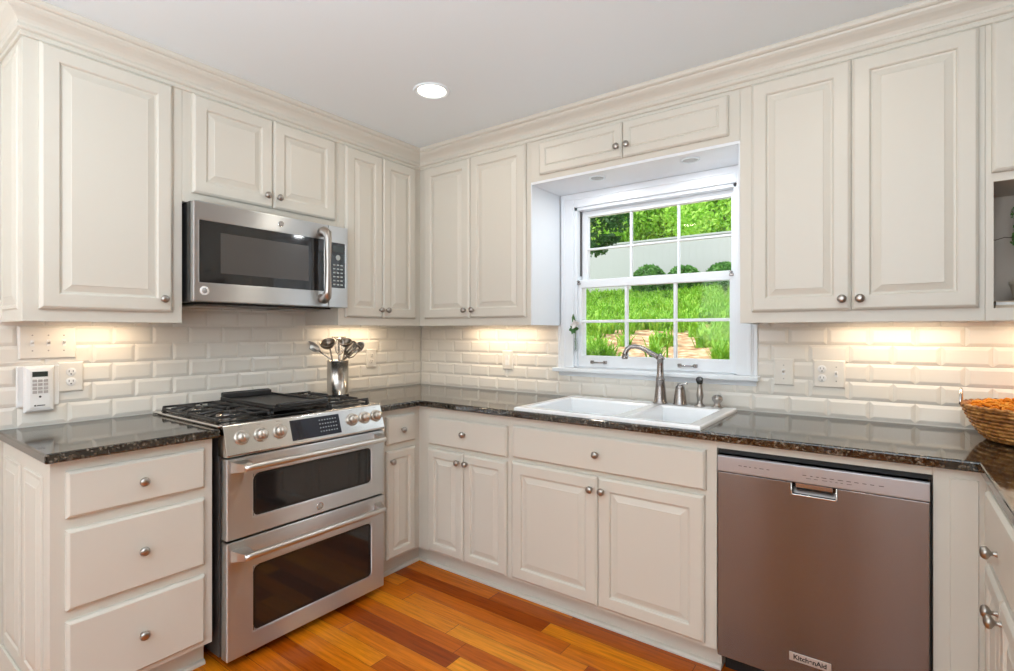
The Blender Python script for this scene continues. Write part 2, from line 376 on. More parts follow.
# ------------------------------------------------------------------ cabinetry
DT = .020
def door_prof(d, rail=.058, small=False):
    if small: return [(0, d), (0, d+.013), (.005, d+DT-.002), (.008, d+DT), (.036, d+DT), (.041, d+DT-.005), (.044, d+DT-.006), (.048, d+DT-.002)]
    return [(0, d), (0, d+.012), (.003, d+.0155), (.008, d+DT-.001), (.010, d+DT), (rail-.006, d+DT), (rail-.002, d+DT-.003), (rail, d+DT-.009),
            (rail+.006, d+DT-.010), (rail+.028, d+DT-.0035), (rail+.030, d+DT-.002)]
def drawer_prof(d): return [(0, d), (0, d+.011), (.0025, d+.0145), (.007, d+DT-.001), (.009, d+DT)]
KN = [(.0075, 0), (.0065, .002), (.005, .006), (.0048, .011), (.009, .014), (.0145, .018), (.0158, .022), (.0145, .0265), (.010, .030), (.004, .0315)]
def knob(T, u, d, z, parent):
    b = MB(T); b.lathe((u, d-.0005, z), (0, 1, 0), KN, 18); return b.build('knob', M['nickel'], parent)
def door(T, u0, u1, z0, z1, d, parent, k=None, small=False, rail=.058):
    b = MB(T); b.rings(u0, u1, z0, z1, door_prof(d, rail, small)); o = b.build('door', M['cab'], parent)
    if k: knob(T, k[0], d+DT, k[1], o)
    return o
def drawer(T, u0, u1, z0, z1, d, parent, k=True):
    b = MB(T); b.rings(u0, u1, z0, z1, drawer_prof(d)); o = b.build('drawer', M['cab'], parent)
    if k: knob(T, k[0] if isinstance(k, tuple) else (u0+u1)/2, d+DT, k[1] if isinstance(k, tuple) else (z0+z1)/2, o)
    return o
UF = .312; UB = 1.318; UT = CEIL-.0005; DD = UF+.0003
def upper_body(T, u0, u1, z0, parent, z1=UT, d1=UF, lip=True, mt='cab'):
    b = MB(T)
    if lip:
        b.box(u0, u1, .0096, d1-.019, z0+.020, z1)
        b.box(u0, u1, d1-.019, d1, z0, z1, .0008)
        b.box(u0, u0+.016, .0096, d1-.019, z0, z0+.0205); b.box(u1-.016, u1, .0096, d1-.019, z0, z0+.0205)
    else: b.box(u0, u1, .0096, d1, z0, z1, .0008)
    return b.build('body', M[mt], parent)
e = .0004
# 1 tall upper cabinet at the left end
c = thing('upper_cabinet', 'white single-door wall cabinet left of the microwave above the light switches', 'cabinet', (.15, -1.92, UB))
upper_body(TL, -2.171, -1.675-e, UB, c); door(TL, -2.130, -1.716, 1.362, 2.285, DD, c, (-1.753, 1.413))
b = MB(lambda u, d, z: Vector((u, -2.171-d, z)))
b.rings(.012, .300, UB+.002, 2.30, [(0, 0), (0, .0005), (.050, .0006)]); 
b.rings(.035, .262, 1.36, 2.27, [(0, .0007), (.004, .006), (.012, .006), (.018, .0025), (.045, .008), (.047, .009)])
b.build('end_panel', M['cab'], c)
# 2 over the microwave
c = thing('upper_cabinet', 'white short two-door wall cabinet directly above the microwave', 'cabinet', (.15, -1.295, 1.825))
upper_body(TL, -1.675+e, -.914-e, 1.826, c, lip=False)
door(TL, -1.640, -1.2865, 1.868, 2.285, DD, c, (-1.322, 1.919)); door(TL, -1.2835, -.940, 1.868, 2.285, DD, c, (-1.263, 1.919))
# 3 left of the corner
c = thing('upper_cabinet', 'white narrow two-door wall cabinet between the microwave and the corner', 'cabinet', (.15, -.46, UB))
upper_body(TL, -.914+e, -.010, UB, c)
door(TL, -.877, -.6225, 1.362, 2.285, DD, c, (-.647, 1.407)); door(TL, -.6195, -.360, 1.362, 2.285, DD, c, (-.596, 1.407))
# 4 right of the corner
c = thing('upper_cabinet', 'white two-door wall cabinet between the corner and the window', 'cabinet', (.73, -.15, UB))
upper_body(TB, UF+e, 1.146-e, UB, c)
door(TB, .365, .7310, 1.362, 2.285, DD, c, (.701, 1.407)); door(TB, .7340, 1.120, 1.362, 2.285, DD, c, (.762, 1.407))
b = MB(); b.box(1.146-e, 1.152, -UF, -.022, UB, 2.062); b.build('side_panel', M['white'], c)  # nook daylight put into this side's bluish white colour
# 5 over the window
c = thing('upper_cabinet', 'white shallow two-door cabinet above the kitchen window', 'cabinet', (1.665, -.15, 2.06))
b = MB(TB); b.box(1.146+e, 2.185-e, .0, UF, 2.075, UT, .0008); b.build('body', M['cab'], c)
b = MB(TB); b.box(1.146+e, 2.185-e, .0, UF-.0004, 2.062, 2.0747); b.build('soffit_panel', M['white'], c)  # soffit whitened the same way, daylight carried by its colour
door(TB, 1.208, 1.6695, 2.102, 2.270, DD, c, (1.648, 2.152), small=True); door(TB, 1.6725, 2.142, 2.102, 2.270, DD, c, (1.698, 2.152), small=True)
# 6 right of the window
c = thing('upper_cabinet', 'white tall two-door wall cabinet right of the window', 'cabinet', (2.56, -.15, UB))
upper_body(TB, 2.185+e, 2.938-e, UB, c)
door(TB, 2.231, 2.5695, 1.362, 2.285, DD, c, (2.543, 1.403)); door(TB, 2.5725, 2.922, 1.362, 2.285, DD, c, (2.598, 1.403))
b = MB(); b.box(2.179, 2.185+e, -UF, -.022, UB, 2.062); b.build('side_panel', M['white'], c)  # right nook side, also brightened by colour for the daylight
# 7 with the open shelf, at the right edge
c = thing('open_shelf_cabinet', 'white wall cabinet with an open display cubby at the right edge of the photo', 'cabinet', (3.23, -.15, UB))
b = MB(TB); b.box(2.938+e, XR-.001, .0096, .30, 1.78, UT)
b.box(2.938+e, 2.957, .0096, .30, UB+.02, 1.7795); b.box(3.49, XR-.001, .0096, .30, UB+.02, 1.7795)
b.cells([2.938+e, 2.9585, 3.48, XR-.001], [UB, 1.3595, 1.772, UT], lambda i, j: not (i == 1 and j == 1), .3003, UF, mp=lambda a, bb, w: (a, w, bb))
b.build('body', M['cab'], c)
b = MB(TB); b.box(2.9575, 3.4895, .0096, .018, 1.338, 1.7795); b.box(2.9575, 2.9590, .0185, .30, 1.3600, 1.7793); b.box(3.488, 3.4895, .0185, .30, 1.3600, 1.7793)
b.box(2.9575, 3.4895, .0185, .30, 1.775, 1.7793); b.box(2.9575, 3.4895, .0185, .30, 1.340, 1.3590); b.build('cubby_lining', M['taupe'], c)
door(TB, 2.953, 3.225, 1.800, 2.285, DD, c, (3.20, 1.85)); door(TB, 3.228, 3.50, 1.800, 2.285, DD, c, (3.255, 1.85))

# crown moulding along the top of the wall cabinets
prof = [(.0006, 2.288), (.007, 2.288), (.009, 2.291), (.009, 2.299), (.006, 2.302), (.006, 2.306), (.014, 2.309), (.017, 2.314), (.017, 2.322), (.013, 2.327), (.014, 2.333), (.020, 2.343), (.030, 2.353),
        (.042, 2.362), (.050, 2.371), (.052, 2.378), (.059, 2.380), (.064, 2.385), (.066, 2.392), (.066, 2.4005), (.0006, 2.4005)]
path = [(.0006, -2.171), (UF, -2.171), (UF, -UF), (XR-.0006, -UF)]
b = MB(); pts = []
for i, (x, y) in enumerate(path):
    p = Vector((x, y)); nrm = []
    for j in (i-1, i):
        if 0 <= j < len(path)-1:
            dv = (Vector(path[j+1])-Vector(path[j])).normalized(); nrm.append(Vector((dv.y, -dv.x)))
    nn = sum(nrm, Vector((0, 0))); nn = nn/(nn.length**2)*len(nrm) if len(nrm) == 2 else nn
    if len(nrm) == 2: nn = (nrm[0]+nrm[1]); nn = nn/(1+nrm[0].dot(nrm[1]))
    pts.append([(p.x+nn.x*o, p.y+nn.y*o, z) for o, z in prof])
vs = [q for r in pts for q in r]; k = len(prof); fs = []
for i in range(len(path)-1):
    for j in range(k): j2 = (j+1) % k; fs.append((i*k+j, i*k+j2, (i+1)*k+j2, (i+1)*k+j))
fs += [tuple(range(k)), tuple(range((len(path)-1)*k, len(path)*k))]
b.add(vs, fs); struct(b.build('trim_1', M['cab']))

# ---- base cabinets
BZ = .105; BT = .8820; BF = .61; BD = BF+.0003
def base_body(T, u0, u1, parent, toe=True, hollow=False, d0=.002):
    b = MB(T)
    if hollow:
        b.box(u0, u1, BF-.02, BF, BZ, BT, .0008); b.box(u0, u0+.016, d0, BF-.02, BZ, BT); b.box(u1-.016, u1, d0, BF-.02, BZ, BT); b.box(u0+.016, u1-.016, d0, BF-.02, BZ, BZ+.02)
    else: b.box(u0, u1, d0, BF, BZ, BT, .0008)
    o = b.build('body', M['cab'], parent)
    if toe:
        b = MB(T); b.box(u0, u1, .3, .540, .0, BZ); b.prism([(.5402, 0), (.556, 0), (.5555, .008), (.551, .014), (.5402, .017)], u0, u1); b.build('toe_kick', M['cab'], parent)
    return o
c = thing('base_cabinet', 'white three-drawer base cabinet at the left end of the range', 'cabinet', (.3, -1.92, 0))
base_body(TL, -2.165, -1.690, c)
for z0, z1 in ((.700, .846), (.412, .662), (.127, .376)): drawer(TL, -2.129, -1.722, z0, z1, BD, c)
b = MB(lambda u, d, z: Vector((u, -2.165-d, z)))
for u0, u1 in ((.045, .265), (.320, .535)): b.rings(u0, u1, .16, .825, [(0, .0006), (.003, .006), (.010, .006), (.016, .002), (.042, .0075), (.044, .009)])
b.box(.001, BF, .0005, .010, .0, .11, .002)
b.build('end_panel', M['cab'], c)
c = thing('base_cabinet', 'white narrow base cabinet with one drawer and one door right of the range', 'cabinet', (.3, -.5, 0))
base_body(TL, -.893, -.002, c, toe=False)
b = MB(TL); b.box(-.893, -.3, .3, .540, 0, BZ); b.box(-.540, -.3, .5402, .610, 0, BZ); b.box(-.556, -.5402, .5402, .610, 0, .014, .003); b.prism([(.5402, 0), (.556, 0), (.5555, .008), (.551, .014), (.5402, .017)], -.893, -.556); b.build('toe_kick', M['cab'], c)
drawer(TL, -.848, -.651, .702, .846, BD, c, (-.752, .772)); door(TL, -.848, -.651, .118, .670, BD, c, (-.825, .618), rail=.045)
c = thing('base_cabinet', 'white base cabinet with one drawer over two narrow doors in the corner', 'cabinet', (.92, -.3, 0))
base_body(TB, .6105, 1.235-e, c, toe=False)
b = MB(TB); b.box(.6105, 1.235-e, .3, .540, 0, BZ); b.prism([(.5402, 0), (.556, 0), (.5555, .008), (.551, .014), (.5402, .017)], .6105, 1.235-e); b.build('toe_kick', M['cab'], c)
drawer(TB, .699, 1.216, .684, .832, BD, c, (.952, .764)); door(TB, .694, .9415, .118, .662, BD, c, (.916, .617), rail=.048); door(TB, .9445, 1.213, .118, .662, BD, c, (.970, .617), rail=.048)
c = thing('sink_base_cabinet', 'white wide base cabinet with a long drawer front and two doors below the sink', 'cabinet', (1.7, -.3, 0))
base_body(TB, 1.235+e, 2.170, c, hollow=True)
drawer(TB, 1.251, 2.133, .690, .842, BD, c, (1.690, .766)); door(TB, 1.245, 1.6905, .122, .670, BD, c, (1.664, .616)); door(TB, 1.6935, 2.128, .122, .670, BD, c, (1.717, .616))
c = thing('base_cabinet', 'white corner base cabinet with a drawer over two doors right of the dishwasher', 'cabinet', (3.2, -.7, 0))
RF = XR-2.909
b = MB(); b.cells([2.790, 2.909, XR-.002], [-1.285, -BF, -.002], lambda i, j: not (i == 0 and j == 0), BZ, BT, .0008)
b.build('body', M['cab'], c)
b = MB(TB); b.rings(2.828, 2.893, .13, .852, [(0, BF+.0003), (.002, BF+.004), (.010, BF+.004)]); b.build('filler_panel', M['cab'], c)
b = MB(TB); b.box(2.1705, 2.7895, BF-.02, BF, .853, BT, .0005); b.build('top_rail', M['cab'], c)
b = MB(); b.box(2.79, 2.98, -.540, -.3, 0, BZ); b.box(2.98, 3.2, -1.285, -.3, 0, BZ); b.build('toe_kick', M['cab'], c)
drawer(TR, -1.235, -.752, .700, .862, RF+.0003, c, (-.962, .760)); door(TR, -.992, -.752, .118, .668, RF+.0003, c, (-.966, .622), rail=.048); door(TR, -1.235, -.995, .118, .668, RF+.0003, c, (-1.020, .622), rail=.048)
c = thing('base_cabinet', 'white two-door base cabinet nearest the camera on the right run', 'cabinet', (3.2, -1.7, 0))
b = MB(); b.box(2.909, XR-.002, -2.18, -1.2855, BZ, BT, .0008); b.build('body', M['cab'], c)
b = MB(); b.box(2.98, 3.2, -2.18, -1.2855, 0, BZ); b.build('toe_kick', M['cab'], c)
door(TR, -1.72, -1.33, .118, .862, RF+.0003, c, (-1.695, .78)); door(TR, -2.115, -1.723, .118, .862, RF+.0003, c, (-1.75, .78))

# ------------------------------------------------------------------ countertops
CT0, CT1 = .8825, .914; CE = .648
SX0, SX1, SY0, SY1 = 1.268, 2.098, -.612, -.085     # sink cut-out
b = MB(); b.cells([.0005, CE], [-2.185, -1.676], lambda i, j: True, CT0, CT1, .006)
tag(b.build('countertop', M['granite']), 'short polished black granite countertop on the three-drawer cabinet left of the range', 'countertop', 'granite countertops')
b = MB(); b.cells([.0005, CE, SX0, SX1, 2.9008], [-.908, -CE, SY0, SY1, -.0005],
      lambda i, j: (j >= 1 or i == 0) and not (i == 2 and j == 2), CT0, CT1, .006, keep=lambda v: v.x > 2.89)
tag(b.build('countertop', M['granite']), 'long polished black granite countertop running from the range past the sink', 'countertop', 'granite countertops')
b = MB(); b.cells([2.889, 2.9012, XR-.0005], [-2.2, -CE, -.0005], lambda i, j: not (i == 0 and j == 1), CT0, CT1, .006, keep=lambda v: v.y > -.65 and v.x < 2.91)
tag(b.build('countertop', M['granite']), 'brown-black granite countertop under the basket on the right run', 'countertop', 'granite countertops')

# ------------------------------------------------------------------ sink
c = thing('kitchen_sink', 'white double-bowl drop-in sink below the window', 'sink', (1.69, -.35, CT1))
b = MB(); RX0, RX1, RY0, RY1 = 1.266, 2.118, -.636, -.062; RZ = CT1+.0165
def rrect(x0, x1, y0, y1, r, z, n=6):
    out = []
    for cx, cy, a0 in ((x1-r, y1-r, 0), (x0+r, y1-r, PI/2), (x0+r, y0+r, PI), (x1-r, y0+r, 1.5*PI)):
        for k in range(n+1): a = a0+PI/2*k/n; out.append((cx+r*math.cos(a), cy+r*math.sin(a), z))
    return out
def loops(b, lps, m=None, close=False):
    n = len(lps[0]); vs = [p for l in lps for p in l]; fs = []
    for i in range(len(lps)-1):
        for k in range(n): k2 = (k+1) % n; fs.append((i*n+k, i*n+k2, (i+1)*n+k2, (i+1)*n+k))
    if close: fs.append(tuple(range((len(lps)-1)*n, len(lps)*n)))
    return b.add(vs, fs, m, smooth=True)
bowls = [(1.305, 1.752, -.600, -.165), (1.800, 2.070, -.600, -.165)]
def sq(x0, x1, y0, y1, z): return [(x1, y1, z), (x0, y1, z), (x0, y0, z), (x1, y0, z)]
tmp = bmesh.new(); xs = [RX0, 1.305, 1.752, 1.800, 2.070, RX1]; ys = [RY0, -.600, -.165, RY1]
V = {}
def gg(i, j, w):
    if (i, j, w) not in V: V[i, j, w] = tmp.verts.new((xs[i], ys[j], (CT1+.0005, RZ)[w]))
    return V[i, j, w]
oc = lambda i, j: 0 <= i < 5 and 0 <= j < 3 and not (j == 1 and i in (1, 3))
for i in range(5):
    for j in range(3):
        if not oc(i, j): continue
        tmp.faces.new([gg(i, j, 1), gg(i+1, j, 1), gg(i+1, j+1, 1), gg(i, j+1, 1)])
        for di, dj, p_, q_ in ((-1, 0, (i, j+1), (i, j)), (1, 0, (i+1, j), (i+1, j+1)), (0, -1, (i, j), (i+1, j)), (0, 1, (i+1, j+1), (i, j+1))):
            if not oc(i+di, j+dj) and not (0 <= i+di < 5 and 0 <= j+dj < 3): tmp.faces.new([gg(*p_, 0), gg(*q_, 0), gg(*q_, 1), gg(*p_, 1)])
ed = [e2 for e2 in tmp.edges if abs(e2.verts[0].co.z-e2.verts[1].co.z) > .01 and len(e2.link_faces) == 2 and e2.calc_face_angle(0) > 1]
bmesh.ops.bevel(tmp, geom=ed, offset=.070, segments=8, profile=.5, affect='EDGES')
ed = [e2 for e2 in tmp.edges if len(e2.link_faces) == 2 and min(v.co.z for v in e2.verts) > RZ-.001 and e2.calc_face_angle(0) > 1]
bmesh.ops.bevel(tmp, geom=ed, offset=.009, segments=4, profile=.5, affect='EDGES')
b.merge(tmp)
b.build('rim', M['sink'], c)
for i, (x0, x1, y0, y1) in enumerate(bowls):
    b = MB(); lps = []
    for ins, dz in ((0, 0), (.003, -.002), (.008, -.009), (.012, -.05), (.018, -.15), (.030, -.172), (.06, -.18)):
        lps.append(sq(x0+ins, x1-ins, y0+ins, y1-ins, RZ+dz))
    loops(b, lps, close=True); bo = b.build('bowl', M['sink'], c)
    for f in bo.data.polygons: f.use_smooth = False
    b = MB(); b.lathe(((x0+x1)/2, (y0+y1)/2, RZ-.179), (0, 0, 1), [(.042, 0), (.042, .002), (.036, .0025), (.03, .0), (.01, -.0005)], 24); b.build('drain', M['chrome'], c)

# ------------------------------------------------------------------ faucet set
def at_deck(x, y): return (x, y, RZ+.0002)
FX, FY = 1.778, -.118
c = thing('faucet', 'pewter kitchen faucet with tapered body, arched spout and a bell-shaped side handle', 'faucet', at_deck(FX, FY))
b = MB(); z = RZ
b.lathe((FX, FY, z), (0, 0, 1), [(.034, 0), (.034, .006), (.031, .010), (.0285, .03), (.024, .075), (.0205, .112), (.022, .115), (.022, .121), (.0185, .124), (.0165, .15), (.0150, .19), (.016, .213), (.021, .216), (.0215, .222), (.018, .228), (.010, .236), (.006, .245), (.002, .247)], 28)
b.build('body', M['pewter'], c)
sp = []; dirv = Vector((-.93, -.36, 0)).normalized()
for s, h in ((0, .222), (.02, .232), (.045, .245), (.075, .262), (.105, .274), (.13, .279), (.155, .276), (.172, .264), (.181, .245), (.183, .225)):
    sp.append(Vector((FX, FY, z+h))+dirv*s*.93)
b = MB(); b.tube(sp, [.012, .0125, .012, .0115, .011, .011, .0112, .0118, .0125, .014], 14)
b.lathe(sp[-1], (0, 0, -1), [(.0145, -.004), (.0155, 0), (.0155, .006), (.013, .009)], 18); b.build('spout', M['pewter'], c)
fc_ = c
b = MB(); b.lathe((1.870, -.105, RZ), (0, 0, 1), [(.034, 0), (.034, .005), (.031, .009), (.0285, .035), (.0235, .068), (.0205, .080), (.0215, .084), (.016, .092), (.007, .098)], 24); hb_ = b.build('handle', M['pewter'], fc_)
b = MB(); b.tube([(1.862, -.105, RZ+.096), (1.875, -.11, RZ+.1005), (1.895, -.115, RZ+.104), (1.908, -.118, RZ+.106)], [.0085, .008, .0065, .007], 10); b.build('lever', M['chrome'], hb_)
c = thing('side_sprayer', 'slim pewter side sprayer standing left of the soap pump', 'sprayer', at_deck(1.962, -.100))
b = MB(); b.lathe((1.962, -.100, RZ), (0, 0, 1), [(.026, 0), (.026, .004), (.019, .008), (.0125, .016), (.012, .030), (.0150, .040), (.0165, .055), (.0135, .075), (.0105, .095), (.0125, .108), (.0145, .114)], 20); b.build('base', M['nickel'], c)
b = MB(); b.lathe((1.962, -.100, RZ+.112), (.12, -.75, .75), [(.012, -.006), (.015, .006), (.0165, .018), (.016, .024), (.010, .025)], 18); b.build('spray_head', M['enamel'], c)
c = thing('soap_dispenser', 'short round pewter soap pump at the right back corner of the sink', 'soap dispenser', at_deck(2.040, -.098))
b = MB(); b.lathe((2.040, -.098, RZ), (0, 0, 1), [(.028, 0), (.028, .004), (.017, .008), (.013, .018), (.018, .028), (.024, .036), (.024, .046), (.018, .055), (.007, .060)], 20)
b.tube([(2.040, -.098, RZ+.046), (2.034, -.118, RZ+.052), (2.030, -.134, RZ+.048)], [.007, .006, .006], 10); b.build('pump', M['nickel'], c)

# ------------------------------------------------------------------ window
w1 = thing('window_1', '', '', (1.67, 0, 1.08)); del w1['label']; del w1['category']; w1['kind'] = 'structure'
b = MB(TB)
for (u0, u1) in ((1.1525, WX0), (WX1, 2.1785)):
    b.box(u0, u1, 0, .016, 1.0785, 2.0615, .002); b.box(u0+.008 if u0 < 1.5 else u0+.050, u0+.032 if u0 < 1.5 else u1-.008, .016, .021, 1.0785, 2.0615, .002)
b.box(WX0, WX1, 0, .016, WZ1, 2.0615, .002); b.box(1.1847, 2.1548, .016, .021, 2.028, 2.0613, .002)
b.box(1.1365, 1.1524, 0, .016, 1.0785, UB-.002, .002); b.box(2.1786, 2.196, 0, .016, 1.0785, UB-.002, .002)
b.build('casing', M['white'], w1)
b = MB(TB); b.box(1.122, 2.206, .0005, .062, 1.0565, 1.078, .005, seg=3); b.box(1.14, 2.19, .0005, .012, 1.030, 1.056, .003); b.build('stool', M['white'], w1)
b = MB(); j = .016
b.box(WX0, WX0+j, .0, .11, WZ0+.0, WZ1); b.box(WX1-j, WX1, .0, .11, WZ0, WZ1); b.box(WX0, WX1, .0, .11, WZ1-j, WZ1); b.box(WX0, WX1, -.0, .19, WZ0-.03, WZ0+.004); b.build('jamb', M['white'], w1)
b = MB(); b.box(WX0+j, WX0+j+.004, .034, .049, 1.60, WZ1-j); b.build('sash_track', M['rangeside'], w1)
def sash(name, x0, x1, z0, z1, y0, y1, gx0, gx1, gz0, gz1, zbar, mw):
    b = MB(); fr = lambda a, bb, w: (a, w, bb); xa = gx0+(gx1-gx0)/3; xb = gx0+2*(gx1-gx0)/3
    b.cells([x0, gx0, gx1, x1], [z0, gz0, gz1, z1], lambda i, j: not (i == 1 and j == 1), y0, y1, .003, mp=fr)
    o = b.build(name, M['white'], w1)
    b = MB()
    b.cells([gx0, xa-mw, xa+mw, xb-mw, xb+mw, gx1], [gz0, zbar-mw, zbar+mw, gz1], lambda i, j: i in (1, 3) or j == 1, y0+.006, y1-.006, .003, mp=fr)
    b.build('muntins', M['white'], o)
    b = MB(); ym = (y0+y1)/2; b.box(gx0-.004, gx1+.004, ym-.0015, ym+.0015, gz0-.004, gz1+.004); b.build('glass_pane', M['glass'], o)
    return o
sash('upper_sash', WX0+j+.005, WX1-j-.0005, 1.535, WZ1-j-.0005, .050, .086, 1.292, 2.066, 1.578, 1.936, 1.752, .0055)
lo = sash('lower_sash', WX0+j+.0005, WX1-j-.0005, WZ0+.005, 1.575, .010, .046, 1.276, 2.068, 1.148, 1.530, 1.340, .0075)
for x in (1.386, 1.872):
    b = MB(); b.box(x-.048, x-.030, -.006, .010, 1.104, 1.122, .003); b.box(x+.030, x+.048, -.006, .010, 1.104, 1.122, .003); b.tube([(x-.04, -.008, 1.113), (x-.02, -.013, 1.112), (x+.02, -.013, 1.112), (x+.04, -.008, 1.113)], .0045, 8); b.build('sash_lift', M['pewter'], lo)
for x in (1.262, 2.079):
    b = MB(); b.box(x-.010, x+.010, -.002, .010, 1.548, 1.560, .002); b.lathe((x, -.002, 1.566), (0, -1, 0), [(.006, -.006), (.006, .008), (.003, .010)], 12); b.build('sash_latch', M['pewter'], lo)

# flower bud vase hung on the window
c = thing('bud_vase', 'small clear bud vase with a cream flower hanging at the left of the window', 'vase', (1.250, -.006, 1.17))
b = MB(); b.lathe((1.250, -.010, 1.172), (0, 0, 1), [(.004, 0), (.010, .004), (.013, .02), (.011, .045), (.007, .06), (.008, .075)], 16, cap=False); b.build('vase', M['glass'], c)
b = MB(); b.tube([(1.250, -.010, 1.18), (1.249, -.012, 1.24), (1.252, -.018, 1.305)], .0022, 6)
def leaf(b, p, q, w, m=None):
    p = Vector(p); q = Vector(q); d = (q-p); s = d.cross(Vector((0, 1, .3))).normalized()*w; up = d.cross(s).normalized()*w*.35
    b.add([tuple(p), tuple(p+d*.35+s+up), tuple(p+d*.75+s*.7+up), tuple(q), tuple(p+d*.75-s*.7+up), tuple(p+d*.35-s+up), tuple(p+d*.5)], [(0, 1, 6), (1, 2, 6), (2, 3, 6), (3, 4, 6), (4, 5, 6), (5, 0, 6)], m)
for q in ((1.215, -.03, 1.290), (1.225, -.03, 1.315), (1.240, -.04, 1.268), (1.262, -.04, 1.272), (1.238, -.02, 1.385), (1.275, -.02, 1.30)): leaf(b, (1.251, -.018, 1.302), q, .013)
b.build('stem_and_leaves', M['stem'], c)
b = MB()
for k in range(9):
    a = k*2.4; r = .016+.002*k; leaf(b, (1.258, -.022, 1.322), (1.258+r*math.cos(a)*1.2, -.035-.006*(k % 3), 1.325+r*math.sin(a)), .010)
b.build('blossom', M['petal'], c)

# ------------------------------------------------------------------ range
RY0_, RY1_ = -1.669, -.9135; RC = (RY0_+RY1_)/2
rg = thing('range', 'stainless steel double-oven gas range with black cast iron grates', 'range', (.35, RC, 0))
b = MB(TL); b.box(RY0_+.004, RY1_-.004, .035, .610, .03, .878, .002); 
for u in (RY0_+.05, RY1_-.05):
    for d in (.09, .56): b.box(u-.015, u+.015, d-.015, d+.015, 0, .0305)
b.box(RY0_+.012, RY1_-.012, .6095, .634, .045, .80)
b.build('body', M['rangeside'], rg)
ck = MB(TL); ck.box(RY0_+.005, RY1_-.005, .030, .625, .8785, .9145); ck.box(RY0_-.012, RY1_+.012, .022, .632, .9150, .926, .004)
ck = ck.build('cooktop', M['steelP'], rg)
b = MB(TL); b.box(RY0_+.012, RY1_-.012, .050, .585, .9262, .929, .001); b.build('burner_tray', M['enamel'], ck)
# sloped control panel
P1 = (.606, .9262); P2 = (.640, .9262); P3 = (.648, .9225); P4 = (.684, .812); P5 = (.680, .806); P6 = (.606, .806)
b = MB(TL); b.prism([(.6255, .9263), (.640, .9263), (.646, .9245), (.650, .920), (.6845, .815), (.684, .809), (.680, .806), (.6115, .806), (.6115, .8780), (.6255, .8781)], RY0_, RY1_, bev=.0015)
cp = b.build('control_panel', M['steelP'], rg)
sl = Vector((.0345, -.105)).normalized(); nr = Vector((-sl.y, sl.x)); nrm = Vector((abs(nr.x), abs(nr.y)))   # (d,z) outward normal
def onp(u, t, off=0):   # point on the sloped face; t=0 top .. 1 bottom
    d = .650+.0345*t + nrm.x*off; zz = .920-.105*t + nrm.y*off; return (u, d, zz)
for u in (-1.606, -1.529, -1.450, -1.092, -1.021, -.952):
    o_ = Vector(onp(u, .45)); ax = (0, nrm.x, nrm.y)
    b = MB(TL); b.lathe(o_, ax, [(.029, -.001), (.029, .004), (.026, .0065), (.0235, .0068)], 28); kb = b.build('knob', M['steelK'], cp); kb['label'] = 'burner knob'
    b = MB(TL); b.lathe(o_, ax, [(.0215, .0065), (.0205, .022), (.0185, .026), (.006, .0265)], 28)
    g0 = Vector(onp(u, .45, .0265)); zz = Vector((0, .0345, -.105)).normalized()
    b.tube([g0-zz*.017, g0+zz*.017], .0055, 8); b.build('grip', M['steelK'], kb)
    b = MB(TL)
    for du in (-.006, .0, .006): b.lathe(Vector(onp(u+du, .07, .0)), ax, [(.0014, 0), (.0014, .0004)], 8)
    b.build('burner_mark', M['ink'], cp)
def slab_on_panel(u0, u1, t0, t1, h, name, mt, par, h0=-.001):
    b = MB(TL); vs = [onp(u0, t0, h0), onp(u1, t0, h0), onp(u1, t1, h0), onp(u0, t1, h0), onp(u0, t0, h), onp(u1, t0, h), onp(u1, t1, h), onp(u0, t1, h)]
    b.add(vs, [(0, 1, 2, 3), (4, 5, 6, 7), (0, 1, 5, 4), (1, 2, 6, 5), (2, 3, 7, 6), (3, 0, 4, 7)]); return b.build(name, mt, par)
dp = slab_on_panel(-1.400, -1.160, .12, .90, .0015, 'display', M['screen'], cp)
b = MB(TL)
for i in range(7):
    for j2 in range(4): b.lathe(Vector(onp(-1.262+i*.0135, .27+j2*.15, .0014)), (0, nrm.x, nrm.y), [(.0028, 0), (.0028, .0004)], 8)
b.build('touch_marks', M['glassmark'], dp)
